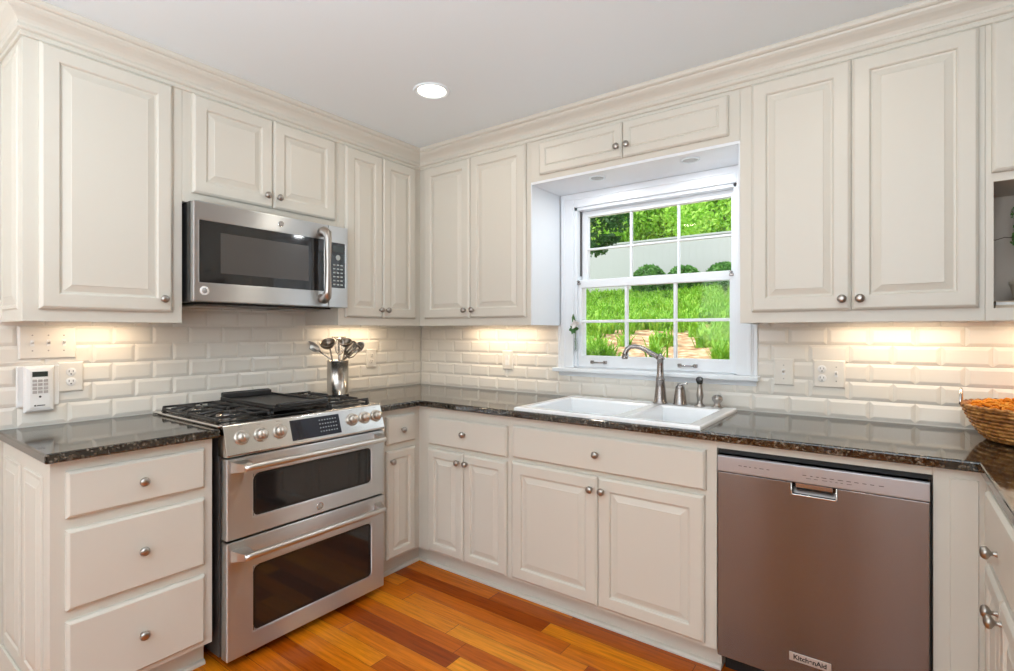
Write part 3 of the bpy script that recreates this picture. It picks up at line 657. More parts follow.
# oven doors
def oven_door(z0, z1, wz0, wz1, hz):
    b = MB(TL); wu0, wu1 = -1.566, -.992; n_ = 6
    d0, d1 = .6345, .680
    b.cells([RY0_, wu0, wu1, RY1_], [z0, wz0, wz1, z1], lambda i, j: not (i == 1 and j == 1), d0, d1, .005, mp=lambda a, bb, w: (a, w, bb))
    # rounded inner corners
    for su, uu in ((1, wu0), (-1, wu1)):
        for sz, z_ in ((1, wz0), (-1, wz1)):
            r = .022; pts = [(uu, d1-.0008, z_)]
            for k in range(7): a = PI/2*k/6; pts.append((uu+su*(r-r*math.sin(a)), d1-.0008, z_+sz*(r-r*math.cos(a))))
            b.add(pts+[(p[0], p[1]-.02, p[2]) for p in pts], [tuple(range(8)), tuple(range(8, 16))]+[(k, k+1, k+9, k+8) for k in range(7)])
    o = b.build('oven_door', M['steel'], rg)
    b = MB(TL); b.box(wu0-.002, wu1+.002, d1-.010, d1-.005, wz0-.002, wz1+.002); g = b.build('window_glass', M['blackglass'], o)
    b = MB(TL); b.cells([wu0+.002, wu0+.012, wu1-.012, wu1-.002], [wz0+.002, wz0+.010, wz1-.010, wz1-.002], lambda i, j: not (i == 1 and j == 1), d1-.0049, d1-.0042, mp=lambda a, bb, w: (a, w, bb))
    b.build('window_frame', M['enamel'], o)
    b = MB(TL); hu0, hu1 = RY0_+.062, RY1_-.052; hd = .735
    b.tube([(hu0-.022, hd-.002, hz), (hu0, hd, hz), (hu1, hd, hz), (hu1+.012, hd, hz)], [.0115, .013, .013, .0115], 16)
    for hu, w in ((hu0, .030), (hu1-.006, .020)): 
        s_ = -1 if hu < RC else 1
        vs = []
        for d, hw, hh, sh in ((d1-.002, w, .022, s_*.018), (.705, w*.9, .017, s_*.010), (hd+.006, w*.6, .012, 0)):
            vs += [(hu+sh-hw, d, hz-hh), (hu+sh+hw, d, hz-hh), (hu+sh+hw, d, hz+hh), (hu+sh-hw, d, hz+hh)]
        b.add(vs, [(0, 1, 2, 3), (8, 9, 10, 11)]+[(i*4+k, i*4+(k+1) % 4, i*4+4+(k+1) % 4, i*4+4+k) for i in (0, 1) for k in range(4)])
    b.build('door_handle', M['steelH'], o)
    return o
ud = oven_door(.4905, .800, .560, .727, .768)
oven_door(.035, .4825, .112, .366, .432)
b = MB(TL); b.box(RY0_+.014, RY1_-.014, .6345, .655, .483, .490); b.build('door_seam', M['dark'], rg)
# emblems
def emblem(T, u, d, z, r, parent, txt_loc, rz):
    b = MB(T); b.lathe((u, d, z), (0, 1, 0), [(r, 0), (r, .0025), (r*.88, .0035), (r*.84, .0025)], 28); e_ = b.build('emblem', M['chrome'], parent)
    b = MB(T); b.lathe((u, d, z), (0, 1, 0), [(r*.80, .002), (r*.80, .0028), (r*.2, .0028)], 24); b.build('emblem_field', M['greyink'], e_)
    text('emblem_lettering', 'GE', txt_loc, PI/2, r*.95, M['chrome'], e_, rz=rz)
emblem(TL, -1.272, .680, .5225, .0165, ud, (.6835, -1.272, .5225), PI/2)

# grates: three cast iron sections and the burners
def grate(u0, u1, full=True):
    b = MB(TL); d0, d1 = .070, .575; zt = .951; h = .009
    w = .0048
    for u in (u0+w, u1-w):
        lo_ = .009 if (u < -1.64 or u > -.94) else 0
        b.box(u-w, u+w, d0, d1, zt-h-lo_, zt-lo_, .002)
    for d in (d0+w, (d0+d1)/2, d1-w): b.box(u0, u1, d-w, d+w, zt-h, zt, .002)
    cu = (u0+u1)/2
    for cd in (d0+(d1-d0)*.25, d0+(d1-d0)*.75):
        for k in range(8):
            a = PI/4*k+PI/8; r0 = .035; ru = (u1-u0)/2-.004; rd = (d1-d0)/4-.004; tt = min(ru/abs(math.cos(a)), rd/abs(math.sin(a)))
            b.tube([(cu+r0*math.cos(a), cd+r0*math.sin(a), zt+.001), (cu+tt*.6*math.cos(a), cd+tt*.6*math.sin(a), zt), (cu+tt*math.cos(a), cd+tt*math.sin(a), zt-.009)], [.004, .0055, .006], 6)
    for u in (u0+w, u1-w):
        for d in (d0+w, (d0+d1)/2, d1-w): b.tube([(u, d, zt-.006), (u, d, .9292)], [.007, .009], 8)
    return b.build('grate', M['iron'], rg)
grate(-1.658, -1.438); grate(-1.145, -.925); grate(-1.434, -1.149)
for u, d, r in ((-1.548, .20, .034), (-1.548, .45, .044), (-1.035, .20, .036), (-1.035, .45, .044), (-1.29, .32, .04)):
    b = MB(TL); b.lathe((u, d, .9291), (0, 0, 1), [(r*1.2, 0), (r*1.2, .006), (r, .010), (r, .0105)], 24, M['steelP']); b.lathe((u, d, .9396), (0, 0, 1), [(r*.9, 0), (r*.95, .003), (r*.9, .009), (r*.5, .011)], 24, M['iron']); b.build('burner', None, rg)
# griddle lying over the middle grate
gd = thing('griddle', 'black rectangular griddle pan with raised ends lying on the middle grate', 'griddle', (.34, -1.29, .952))
b = MB(TL); gz = .9523; g0, g1, h0, h1 = -1.425, -1.165, .105, .585
b.box(g0, g1, h0, h1, gz, gz+.008, .002); b.box(g0, g0+.009, h0, h1, gz+.008, gz+.018, .003); b.box(g1-.009, g1, h0, h1, gz+.008, gz+.018, .003)
b.box(g0+.009, g1-.009, h0, h0+.012, gz+.008, gz+.034, .004); b.box(g0+.009, g1-.009, h1-.012, h1, gz+.008, gz+.022, .004)
b.build('pan', M['iron'], gd)
b = MB(TL)
b.box(g0+.01, g1-.01, h1+.0003, h1+.020, gz+.006, gz+.026, .006); b.build('grip_ledge', M['enamel'], gd); b = MB(TL); b.box(g0+.01, g1-.01, h0-.020, h0-.0003, gz+.014, gz+.038, .006); b.build('grip_ledge', M['enamel'], gd)

# ------------------------------------------------------------------ microwave
MY0, MY1, MZ0, MZ1, MDF = -1.6685, -.9165, 1.4030, 1.8225, .400
mw = thing('microwave', 'stainless steel over-the-range microwave with a dark window', 'microwave', (.2, RC, MZ0))
b = MB(TL); b.box(MY0+.003, MY1-.003, .0098, .366, MZ0+.004, MZ1-.0005, .002); b.box(MY0+.05, MY1-.05, .05, .32, MZ0-.004, MZ0+.0035); b.box(MY0+.01, MY1-.01, .3662, .37, MZ0+.01, MZ1-.008)
b.build('body', M['enamel'], mw)
for k in range(2):
    b = MB(TL); u = -1.50+k*.42; b.box(u-.10, u+.10, .08, .24, MZ0-.010, MZ0-.0042, .002); b.build('grease_filter', M['nickel'], mw)
b = MB(TL); du0, du1 = MY0, -1.0325; wu0, wu1, wz0, wz1 = -1.643, -1.060, 1.488, 1.742
fr = lambda a, bb, w: (a, w, bb)
b.cells([du0, wu0, wu1, du1], [MZ0+.003, wz0, wz1, MZ1-.001], lambda i, j: not (i == 1 and j == 1), .3705, MDF, .006, mp=fr)
md = b.build('door', M['steel'], mw)
b = MB(TL); b.box(wu0-.002, wu1+.002, MDF-.009, MDF-.002, wz0-.002, wz1+.002); wg = b.build('window_glass', M['blackglass'], md)
m = mat('perforated_window_screen', (.075, .068, .062), .2); M['mesh'] = m
b = MB(TL); b.box(-1.560, -1.145, MDF-.0019, MDF-.0014, 1.530, 1.700); b.build('window_screen', M['mesh'], wg)
b = MB(TL); hu = -1.073; pts = []
b.tube([(hu, MDF-.002, 1.448), (hu, MDF+.022, 1.445), (hu, MDF+.044, 1.458), (hu, MDF+.052, 1.480), (hu, MDF+.054, 1.612), (hu, MDF+.052, 1.745), (hu, MDF+.044, 1.767), (hu, MDF+.022, 1.780), (hu, MDF-.002, 1.777)], [.024, .025, .023, .018, .0135, .018, .023, .025, .024], 14)
b.build('door_handle', M['nickel'], md)
b = MB(TL); b.cells([-1.0315, -1.0185, -.9345, MY1], [MZ0+.003, 1.508, 1.736, MZ1-.001], lambda i, j: not (i == 1 and j == 1), .3705, MDF, .004, mp=fr); pn = b.build('control_panel', M['steel'], mw)
b = MB(TL); b.box(-1.020, -.9330, MDF-.009, MDF-.0015, 1.506, 1.738); kp = b.build('keypad', M['blackglass'], pn)
b = MB(TL); b.box(-1.008, -.945, MDF-.0014, MDF-.001, 1.690, 1.722); b.build('display', M['lcd'], kp)
b = MB(TL)
for i in range(3):
    for j2 in range(6): b.box(-1.006+i*.022, -.992+i*.022, MDF-.0014, MDF-.001, 1.520+j2*.020, 1.527+j2*.020)
b.lathe((-.976, MDF-.0014, 1.662), (0, 1, 0), [(.014, 0), (.014, .0004), (.010, .0005)], 20)
b.build('key_marks', M['glassmark'], kp)
emblem(TL, -1.289, MDF, 1.784, .014, md, (MDF+.0032, -1.289, 1.784), PI/2)
b = MB(TL); b.lathe((-1.625, MDF, 1.452), (0, 1, 0), [(.019, 0), (.019, .0006), (.012, .0007)], 24, M['whiteplastic']); b.lathe((-1.625, MDF+.0006, 1.452), (0, 1, 0), [(.011, 0), (.011, .0003), (.002, .0003)], 20, M['greyink'])
b.build('round_sticker', None, md)

# ------------------------------------------------------------------ dishwasher
dw = thing('dishwasher', 'stainless steel dishwasher with a pocket handle right of the sink cabinet', 'dishwasher', (2.48, -.3, 0))
D0, D1 = 2.178, 2.782
b = MB(TB); b.box(D0-.004, D1+.0065, .05, .595, .095, .852); b.box(D0, D1, .05, .52, 0, .0945); b.build('tub_body', M['dark'], dw)
b = MB(TB); H0, H1, HZ = 2.416, 2.548, .734
b.cells([D0, H0, H1, D1], [.104, HZ, .7735], lambda i, j: not (i == 1 and j == 1), .5955, .634, .0025, mp=fr)
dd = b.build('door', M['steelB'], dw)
b = MB(TB); b.prism([(.5955, .7745), (.632, .7745), (.6345, .777), (.6345, .830), (.630, .8345), (.5955, .8345)], D0, D1, bev=.001)
st = b.build('control_strip', M['steelS'], dw)
b = MB(TB)
def chars(b, u0, n, z, h, gapi=()):
    u = u0
    for i in range(n):
        wv = random.uniform(.006, .016)
        if i not in gapi: b.box(u, u+wv, .6340, .6349, z, z+h)
        u += wv+random.uniform(.006, .012)
chars(b, 2.25, 6, .803, .0022); chars(b, 2.45, 11, .8015, .0022); chars(b, 2.46, 7, .793, .0016)
b.build('control_marks', M['rangeside'], st)
b = MB(TB); b.box(H0-.001, H1+.001, .5960, .6000, HZ-.001, .7737); b.build('handle_pocket', M['enamel'], dd)
b = MB(TB); b.box(H0+.012, H1-.012, .6002, .626, .757, .7735, .002); b.prism([(.6002, .7345), (.615, .7345), (.603, .752), (.6002, .752)], H0+.002, H1-.002); b.build('grip', M['pewter'], dd)
b = MB(TB); b.tube([(H0+.001, .634, .7725), (H0+.001, .634, HZ+.004), (H0+.005, .634, HZ), (H1-.005, .634, HZ), (H1-.001, .634, HZ+.004), (H1-.001, .634, .7725)], .0028, 8); b.build('handle_trim', M['chrome'], dd)
b = MB(TB); b.box(2.411, 2.532, .6338, .6368, .1735, .2015, .0012); bd = b.build('badge', M['badge'], dd)
text('badge_lettering', 'KitchenAid', (2.4715, -.6370, .1875), PI/2, .0215, M['ink'], bd, .0003, bold=.03)

# ------------------------------------------------------------------ wall plates
def plate(T, u0, u1, z0, z1, label, cat, group=None, d=.0088):
    c = thing('wall_plate' if cat != 'outlet' else 'electrical_outlet', label, cat, tuple(T((u0+u1)/2, d, (z0+z1)/2)), group)
    b = MB(T); b.rings(u0, u1, z0, z1, [(0, d), (0, d+.003), (.004, d+.0065), (.006, d+.007)]); b.build('plate', M['plastic'], c); return c
def toggle(T, u, z, c, d=.0158):
    b = MB(T); b.box(u-.006, u+.006, d-.001, d+.001, z-.013, z+.013, .0008); b.prism([(d, z-.004), (d+.012, z+.004), (d+.013, z+.009), (d, z+.006)], u-.0035, u+.0035); b.build('toggle', M['whiteplastic'], c)
    for zz in (z-.030, z+.030): b = MB(T); b.lathe((u, d-.001, zz), (0, 1, 0), [(.0028, 0), (.0028, .0014), (.001, .0016)], 10); b.build('screw', M['nickel'], c)
def duplex(T, u, z, c, d=.0158, mt='plastic'):
    for zz in (z+.0195, z-.0195):
        b = MB(T); b.lathe((u, d-.001, zz), (0, 1, 0), [(.0165, 0), (.0165, .002), (.015, .0026), (.004, .0026)], 20); r = b.build('receptacle', M[mt], c)
        b = MB(T); b.box(u-.0075, u-.0055, d+.0014, d+.0022, zz-.001, zz+.007); b.box(u+.0055, u+.0075, d+.0014, d+.0022, zz-.001, zz+.007); b.lathe((u, d+.0014, zz-.008), (0, 1, 0), [(.0026, 0), (.0026, .0008)], 8); b.build('slots', M['ink'], r)
p = plate(TL, -2.125, -1.950, 1.176, 1.302, 'wide ivory plate with three toggle switches under the left wall cabinet', 'light switch')
for u in (-2.085, -2.037, -1.989): toggle(TL, u, 1.238, p)
p = plate(TL, -2.008, -1.926, 1.040, 1.160, 'ivory double outlet beside the alarm keypad', 'outlet'); duplex(TL, -1.967, 1.100, p, mt='whiteplastic')
p = plate(TL, -.488, -.410, 1.054, 1.172, 'ivory outlet on the left wall behind the utensil crock near the corner', 'outlet'); duplex(TL, -.449, 1.113, p)
p = plate(TB, .732, .812, 1.048, 1.166, 'ivory rocker switch plate on the tiles left of the window', 'light switch')
b = MB(TB); b.prism([(.0158, 1.076), (.0185, 1.076), (.0170, 1.107), (.0195, 1.138), (.0158, 1.138)], .757, .787); b.build('rocker', M['whiteplastic'], p)
p = plate(TB, 2.262, 2.343, 1.043, 1.163, 'single ivory toggle switch plate just right of the window', 'light switch'); toggle(TB, 2.3025, 1.103, p)
p = plate(TB, 2.416, 2.534, 1.043, 1.161, 'double ivory plate with an outlet and a toggle switch on the right backsplash', 'outlet'); duplex(TB, 2.450, 1.102, p, mt='whiteplastic'); toggle(TB, 2.502, 1.102, p)
# alarm keypad
kp = thing('alarm_keypad', 'white alarm keypad with grey buttons on the tiles beside the outlet', 'keypad', (.009, -2.068, 1.06))
b = MB(TL); b.box(-2.132, -2.004, .0087, .018, .992, 1.150, .004, seg=2)
u0, u1 = -2.112, -2.022; b.rings(u0, u1, .972, 1.148, [(0, .0181), (0, .026), (.006, .034), (.016, .0375), (.030, .0385)]); b.build('case', M['whiteplastic'], kp)
b = MB(TL); b.box(-2.090, -2.044, .038, .0393, 1.108, 1.128, .0003); b.build('screen', M['lcd'], kp)
b = MB(TL)
for i in range(3):
    for j2 in range(4): b.box(-2.0895+i*.0165, -2.0765+i*.0165, .038, .0402, 1.044+j2*.0145, 1.0545+j2*.0145, .0005, M['button'])
b.lathe((-2.067, .038, 1.031), (0, 1, 0), [(.004, 0), (.004, .0015), (.002, .002)], 12, M['ink']); b.build('buttons', M['button'], kp)
b = MB(TL); b.box(-2.084, -2.079, .0383, .0390, .995, 1.000); b.box(-2.076, -2.052, .0383, .0389, .996, .999); b.build('printed_mark', M['ink'], kp)

# ------------------------------------------------------------------ lamps
def can(x, y, label, z=CEIL, r=.085, energy=CAN_E, lit=True, group=None, col=(1, .90, .76)):
    c = thing('recessed_light', label, 'ceiling light', (x, y, z), group)
    b = MB(); b.lathe((x, y, z), (0, 0, -1), [(r, .0003), (r, .004), (r*.93, .007), (r*.84, .005), (r*.755, .0005)], 36, cap=False); b.build('trim_ring', M['ceil'], c)
    b = MB(); b.lathe((x, y, z), (0, 0, -1), [(r*.77, .0006), (r*.76, .0022), (r*.4, .0030), (.002, .0032)], 32); b.build('lens', M['lens'] if lit else M['offlens'], c)
    if energy: light('lamp', 'AREA', (x, y, z-.008), (0, 0, 0), energy, col, r*1.5, parent=c, shape='DISK')
    return c
can(.969, -.877, 'round lit recessed ceiling light above the corner of the kitchen')
can(2.55, -1.05, 'round unseen recessed ceiling light added in front of the right wall cabinets')  # this can and the next two are out of view, added for brightness
can(1.0, -2.75, 'round unseen recessed ceiling light added behind the left counter end')
can(2.5, -3.6, 'round unseen recessed ceiling light added behind the camera')
can(1.490, -.225, 'small puck light, left one in the window soffit', 2.0618, .042, 1.5, False, None, (.92, .96, 1.0))  # both pucks are unlit; their lamps are added to imitate window daylight
can(1.955, -.225, 'small puck light, right one in the window soffit', 2.0618, .042, 1.5, False, None, (.92, .96, 1.0))
def strip(T, u0, u1, z, label, rz, d0=.090, d1=.130):
    c = thing('under_cabinet_light', label, 'light fixture', tuple(T((u0+u1)/2, (d0+d1)/2, z)))
    b = MB(T); b.box(u0, u1, d0, d1, z-.012, z-.0005, .002); b.build('housing', M['whiteplastic'], c)
    b = MB(T); b.box(u0+.01, u1-.01, d0+.006, d1-.006, z-.0135, z-.0122); b.build('lens', M['striplens'], c)
    light('lamp', 'AREA', tuple(T((u0+u1)/2, (d0+d1)/2, z-.015)), (0, 0, rz), STRIP_E*(u1-u0)/.3, WARM, u1-u0-.02, .028, parent=c)
zz = UB+.0198
strip(TL, -2.02, -1.76, zz, 'slim warm strip light under the left end wall cabinet', PI/2)
strip(TL, -.82, -.42, zz, 'slim warm strip light under the narrow cabinet beside the microwave', PI/2)
strip(TB, .50, 1.02, zz, 'slim warm strip light under the cabinet left of the window', 0)
strip(TB, 2.50, 2.90, zz, 'slim warm strip light under the cabinet right of the window', 0)
strip(TB, 3.02, 3.40, zz-.0, 'slim warm strip light under the open display cubby', 0)

# uplight added out of view to brighten the ceiling
fl = thing('added_uplight', 'low nickel uplight added unseen behind the camera to brighten the ceiling', 'lamp', (2.45, -3.6, 0))
b = MB(); b.lathe((2.45, -3.6, 0), (0, 0, 1), [(.14, .0005), (.14, .012), (.11, .022), (.02, .030)], 28); b.build('base', M['nickel'], fl)
b = MB(); b.lathe((2.45, -3.6, 0), (0, 0, 1), [(.012, .029), (.012, .91)], 14); b.build('pole', M['nickel'], fl)
b = MB(); b.lathe((2.45, -3.6, 0), (0, 0, 1), [(.014, .905), (.05, .92), (.15, .97), (.20, 1.04), (.205, 1.05), (.195, 1.04), (.145, .976), (.045, .927), (.01, .92)], 32, cap=False); b.build('lamp_shade', M['ceil'], fl)
light('lamp', 'AREA', (2.45, -3.6, 1.035), (PI, 0, 0), UPLIGHT_E, (.77, .91, 1.0), .34, parent=fl, shape='DISK')

# ------------------------------------------------------------------ utensil crock and utensils
KX, KY = .140, -.792; KZ = CT1+.0003
cr = thing('utensil_crock', 'stainless steel cylinder holding cooking utensils right of the range', 'utensil holder', (KX, KY, KZ))
b = MB(); b.lathe((KX, KY, KZ), (0, 0, 1), [(.057, 0), (.060, .003), (.0605, .016), (.059, .0165), (.059, .198), (.0605, .200), (.0605, .204), (.057, .204), (.056, .19), (.056, .012), (.002, .012)], 40, cap=False); b.build('pot', M['steelC'], cr)
b = MB(); b.lathe((KX, KY, KZ), (0, 0, 1), [(.0606, .0005), (.0612, .001), (.0612, .013), (.0606, .0135)], 40, cap=False); b.build('base_band', M['enamel'], cr)
RT = Vector((.806, .592, 0)); FW = Vector((.592, -.806, 0))   # directions across and out from the corner
top = Vector((KX, KY, KZ+.204)); bot = Vector((KX, KY, KZ+.02))
def uten(kind, name, label, dx, dy, h, m, **k):
    """dx across, dy outward (m) at height h above the rim"""
    head = top+RT*dx+FW*dy+Vector((0, 0, h)); rim = top+(RT*dx+FW*dy)*min(1, .030/max(.001, math.hypot(dx, dy)))
    foot = bot-(RT*dx+FW*dy)*min(.8, .020/max(.001, math.hypot(dx, dy)))
    c = thing(name, label, 'utensil', tuple(foot)); ax = (head-rim).normalized()
    b = MB(); b.tube([foot, foot.lerp(rim, .5), rim, rim.lerp(head, .55), head-ax*.012], [.004, .0045, .0048, .0042, .004], 8); b.build('handle', m, c)
    b = MB(); side = ax.cross(FW).normalized(); nrm_ = side.cross(ax).normalized()
    if kind == 'spoon':
        lps = []
        for t in [i/10 for i in range(11)]:
            w = k.get('w', .026)*math.sin(PI*min(1, max(.04, t*.93+.05)))**.6; cpt = head+ax*(t-.2)*k.get('len', .075)
            lp = []
            for q in range(10): a = 2*PI*q/10; lp.append(tuple(cpt+side*w*math.cos(a)+nrm_*(.0022*math.sin(a)-.010*(1-math.cos(a)**2)*math.sin(PI*t))))
            lps.append(lp)
        loops(b, lps, close=True)
    elif kind == 'ladle':
        cc = head+nrm_*.026; ax2 = (nrm_*.45+Vector((0, 0, 1))*.55+ax*.2).normalized(); rr = k.get('r', .034)
        b.lathe(cc, ax2, [(rr*math.sin(a), -rr*math.cos(a)) for a in [.05, .3, .6, .9, 1.2, 1.5]]+[(rr*.95*math.sin(a), -rr*.95*math.cos(a)) for a in [1.5, 1.2, .9, .6, .3, .05]], 20, cap=False)
    elif kind == 'spatula':
        a0 = head-ax*.01; w = .030
        for q in range(5):
            off = -w+q*w/2
            b.tube([a0+side*off*.6, a0+side*off+ax*.02, a0+side*off+ax*.085], [.0055, .0062, .0062], 6, flat=.35)
        b.tube([a0-side*w+ax*.087, a0+side*w+ax*.087], .006, 6); b.tube([a0-side*w*.7, a0+side*w*.7], .006, 6)
    elif kind == 'whisk':
        for q in range(7):
            an = PI*q/7; s2 = side*math.cos(an)+nrm_*math.sin(an); pts = []
            for t in [i/12 for i in range(13)]:
                th = 2*PI*t; pts.append(head-ax*.015+ax*.05*(1-math.cos(th))+s2*.026*math.sin(th)*(1 if True else 0))
            b.tube(pts, .0011, 5)
    elif kind == 'masher':
        pts = []
        for i in range(25):
            t = i/24; pts.append(head+ax*.005+side*(t-.5)*.075+nrm_*.018*math.sin(t*6*PI))
        b.tube(pts, .0032, 6); b.tube([head-ax*.015, head-side*.030+ax*.004], .003, 6); b.tube([head-ax*.015, head+side*.030+ax*.004], .003, 6)
    b.build(name+'_head' if kind != 'spoon' else 'bowl', m, c)
uten('spoon', 'long_spoon', 'long metal spoon leaning far left out of the utensil crock', -.118, .00, .062, M['nickel'], w=.024, len=.095)
uten('ladle', 'ladle', 'steel ladle at the left of the utensil crock with its cup turned forward', -.048, .01, .108, M['utensil'], r=.044)
uten('masher', 'potato_masher', 'steel potato masher standing at the back of the crock', .000, -.02, .128, M['utensil'])
uten('whisk', 'whisk', 'wire whisk standing upright in the middle of the crock', .014, .012, .045, M['chrome'])
uten('ladle', 'gravy_ladle', 'small steel ladle tilted right at the top of the crock', .052, .0, .112, M['utensil'], r=.036)
uten('spatula', 'spatula', 'slotted steel spatula leaning right out of the crock', .064, .012, .035, M['utensil'])
uten('spoon', 'serving_spoon', 'steel serving spoon leaning furthest right in the crock', .098, -.012, .060, M['nickel'], w=.026, len=.08)

# ------------------------------------------------------------------ basket
BX, BY = 3.100, -.222
bk = thing('basket', 'round brown woven basket filled with orange dried curls on the right counter', 'basket', (BX, BY, CT1))
b = MB(); lps = []; nr_ = 26; ns = 168
for i in range(nr_*4+1):
    t = i/(nr_*4); r = .132+(.212-.132)*(t**.55); z_ = CT1+.0012+.115*t; lp = []
    row_ = int(t*9); f = (t*9) % 1
    for k2 in range(ns):
        a = 2*PI*k2/ns; wv = math.sin(14*a*1.5+PI*row_)*math.sin(PI*f); bulge = .0065*abs(math.sin(21*a+PI*.5*(row_ % 2)+f*1.0))*math.sin(PI*f)+.0015*math.sin(PI*f)
        lp.append((BX+(r+bulge)*math.cos(a), BY+(r+bulge)*math.sin(a), z_))
    lps.append(lp)
for ins, dz in ((.004, .004), (-.006, .004), (-.010, -.002), (-.02, -.03), (-.06, -.08)):
    r = .212+ins; lps.append([(BX+r*math.cos(2*PI*k2/ns), BY+r*math.sin(2*PI*k2/ns), CT1+.117+dz) for k2 in range(ns)])
vs, fs_ = loops(b, lps, close=True); b.build('woven_bowl', M['wicker'], bk)
b = MB(); b.tube([(BX+.213*math.cos(a), BY+.213*math.sin(a), CT1+.118+.0025*math.sin(40*a)) for a in [2*PI*q/160 for q in range(161)]], .0055, 8, cap=False); b.build('rim_band', M['wicker'], bk)
def bh(ang):
    b = MB(); ca, sa = math.cos(ang), math.sin(ang); pts = []
    for i in range(13):
        t = PI*i/12; w = .042*math.cos(t); r = .214
        pts.append((BX+r*ca-w*sa, BY+r*sa+w*ca, CT1+.116+.052*math.sin(t)))
    b.tube(pts, .0042, 8); b.build('handle', M['chrome'], bk)
bh(PI*.96); bh(-PI*.04)
b = MB()
for i in range(520):
    a = random.uniform(0, 2*PI); r = .196*math.sqrt(random.random()); cx_, cy_ = BX+r*math.cos(a), BY+r*math.sin(a); cz_ = CT1+.102+.034*(1-(r/.2)**2)+random.uniform(-.004, .004)
    s_ = random.uniform(.008, .013); th = random.uniform(0, 2*PI); pts = []
    d1_ = Vector((math.cos(th), math.sin(th), random.uniform(-.4, .4))).normalized(); d2_ = d1_.orthogonal().normalized(); d2_ = (d2_*math.cos(th*3)+d1_.cross(d2_)*math.sin(th*3))
    for q in range(5): an = -1.3+2.6*q/4; pts.append(Vector((cx_, cy_, cz_))+d1_*s_*math.sin(an)+d2_*s_*math.cos(an))
    b.tube(pts, [.002, .0045, .0055, .0045, .002], 5)
tag(b.build('dried_curls', M['orange']), 'heap of orange dried curls filling the basket', 'potpourri', kind='stuff')

# ------------------------------------------------------------------ things in the cubby
tp = thing('topiary', 'small green ball topiary in the open cubby at the right edge', 'plant', (3.065, -.15, 1.3600))
b = MB(); b.lathe((3.065, -.15, 1.3600), (0, 0, 1), [(.026, 0), (.036, .055), (.039, .056), (.039, .068), (.033, .068), (.03, .06), (.002, .06)], 20, cap=False); b.build('pot', M['terracotta'], tp)
b = MB(); b.tube([(3.065, -.15, 1.42), (3.064, -.151, 1.52), (3.062, -.15, 1.66)], .003, 6)
b.tube([(3.062, -.15, 1.585), (3.04, -.155, 1.578), (3.015, -.16, 1.582), (2.990, -.165, 1.574), (2.976, -.168, 1.577)], [.0018, .0016, .0014, .0012, .001], 5); b.build('stem', M['bark'], tp)
import numpy as np
rs = np.random.RandomState(3)
def leaf_mesh(name, centers, size, m, parent=None, flat=0.0, upbias=0.0):
    """one small folded leaf per centre"""
    n = len(centers); d = rs.normal(size=(n, 3)); d[:, 2] += upbias; d /= np.linalg.norm(d, axis=1)[:, None]
    e = np.cross(d, rs.normal(size=(n, 3))); e /= np.linalg.norm(e, axis=1)[:, None]; f = np.cross(d, e)
    s = (size*(.6+.8*rs.rand(n)))[:, None]
    v = np.stack([centers-d*s*.5, centers+e*s*.28+f*s*.06, centers+d*s*.5, centers-e*s*.28+f*s*.06], 1).reshape(-1, 3)
    fa = [(4*i, 4*i+1, 4*i+2, 4*i+3) for i in range(n)]
    if parent is not None: v = v-np.array(wloc(parent))
    me = bpy.data.meshes.new(name); me.from_pydata(v.tolist(), [], fa); me.materials.append(m)
    o = bpy.data.objects.new(name, me); C.objects.link(o)
    if parent is not None: o.parent = parent
    return o
def ball_pts(c, r, n, shell=.35):
    p = rs.normal(size=(n, 3)); p /= np.linalg.norm(p, axis=1)[:, None]; rr = (1-shell*rs.rand(n)**1.5)[:, None]
    return np.array(c)+p*rr*np.array(r)
b = MB()
for cz_, r in ((1.665, .030), (1.615, .022), (1.575, .030)): b.lathe((3.062, -.15, cz_), (0, 0, 1), [(r*.8*math.sin(a), -r*.8*math.cos(a)) for a in [.1, .6, 1.1, 1.57, 2.1, 2.6, 3.05]], 14)
b.build('foliage_ball', M['boxleaf'], tp)
leaf_mesh('foliage', np.concatenate([ball_pts((3.062, -.15, z_), (r, r, r), 220, .2) for z_, r in ((1.665, .032), (1.615, .024), (1.575, .032))]), .009, M['boxleaf'], tp)
b = MB(); b.box(2.972, 3.14, -.235, -.085, 1.3600, 1.372, .001, M['bookp']); b.box(2.974, 3.138, -.233, -.087, 1.3721, 1.381, 0, M['whiteplastic']); b.box(2.972, 3.14, -.235, -.085, 1.3811, 1.385, .001, M['bookp'])
bk2 = b.build('book', None); tag(bk2, 'pale hardcover book lying flat on the floor of the open cubby', 'book')
bk2.location = (0, 0, 0)
tp.location.x -= .010; tp.location.z += .0252; 

# ------------------------------------------------------------------ the garden outside
def gz_(x, y): return 1.075+(y-1.5)*.147+.03*math.sin(x*1.3+y*.9)+.02*math.sin(x*3.1-y*2.2)
b = MB(); nx, ny = 46, 40; vs = []; fs = []
for j2 in range(ny+1):
    for i in range(nx+1):
        x = -11+i*.4; y = .42+j2*.4; vs.append((x, y, gz_(x, y)))
for j2 in range(ny):
    for i in range(nx): q = j2*(nx+1)+i; fs.append((q, q+1, q+nx+2, q+nx+1))
b.add(vs, fs, smooth=True); g_ = b.build('garden_bank', M['soil']); struct(g_)
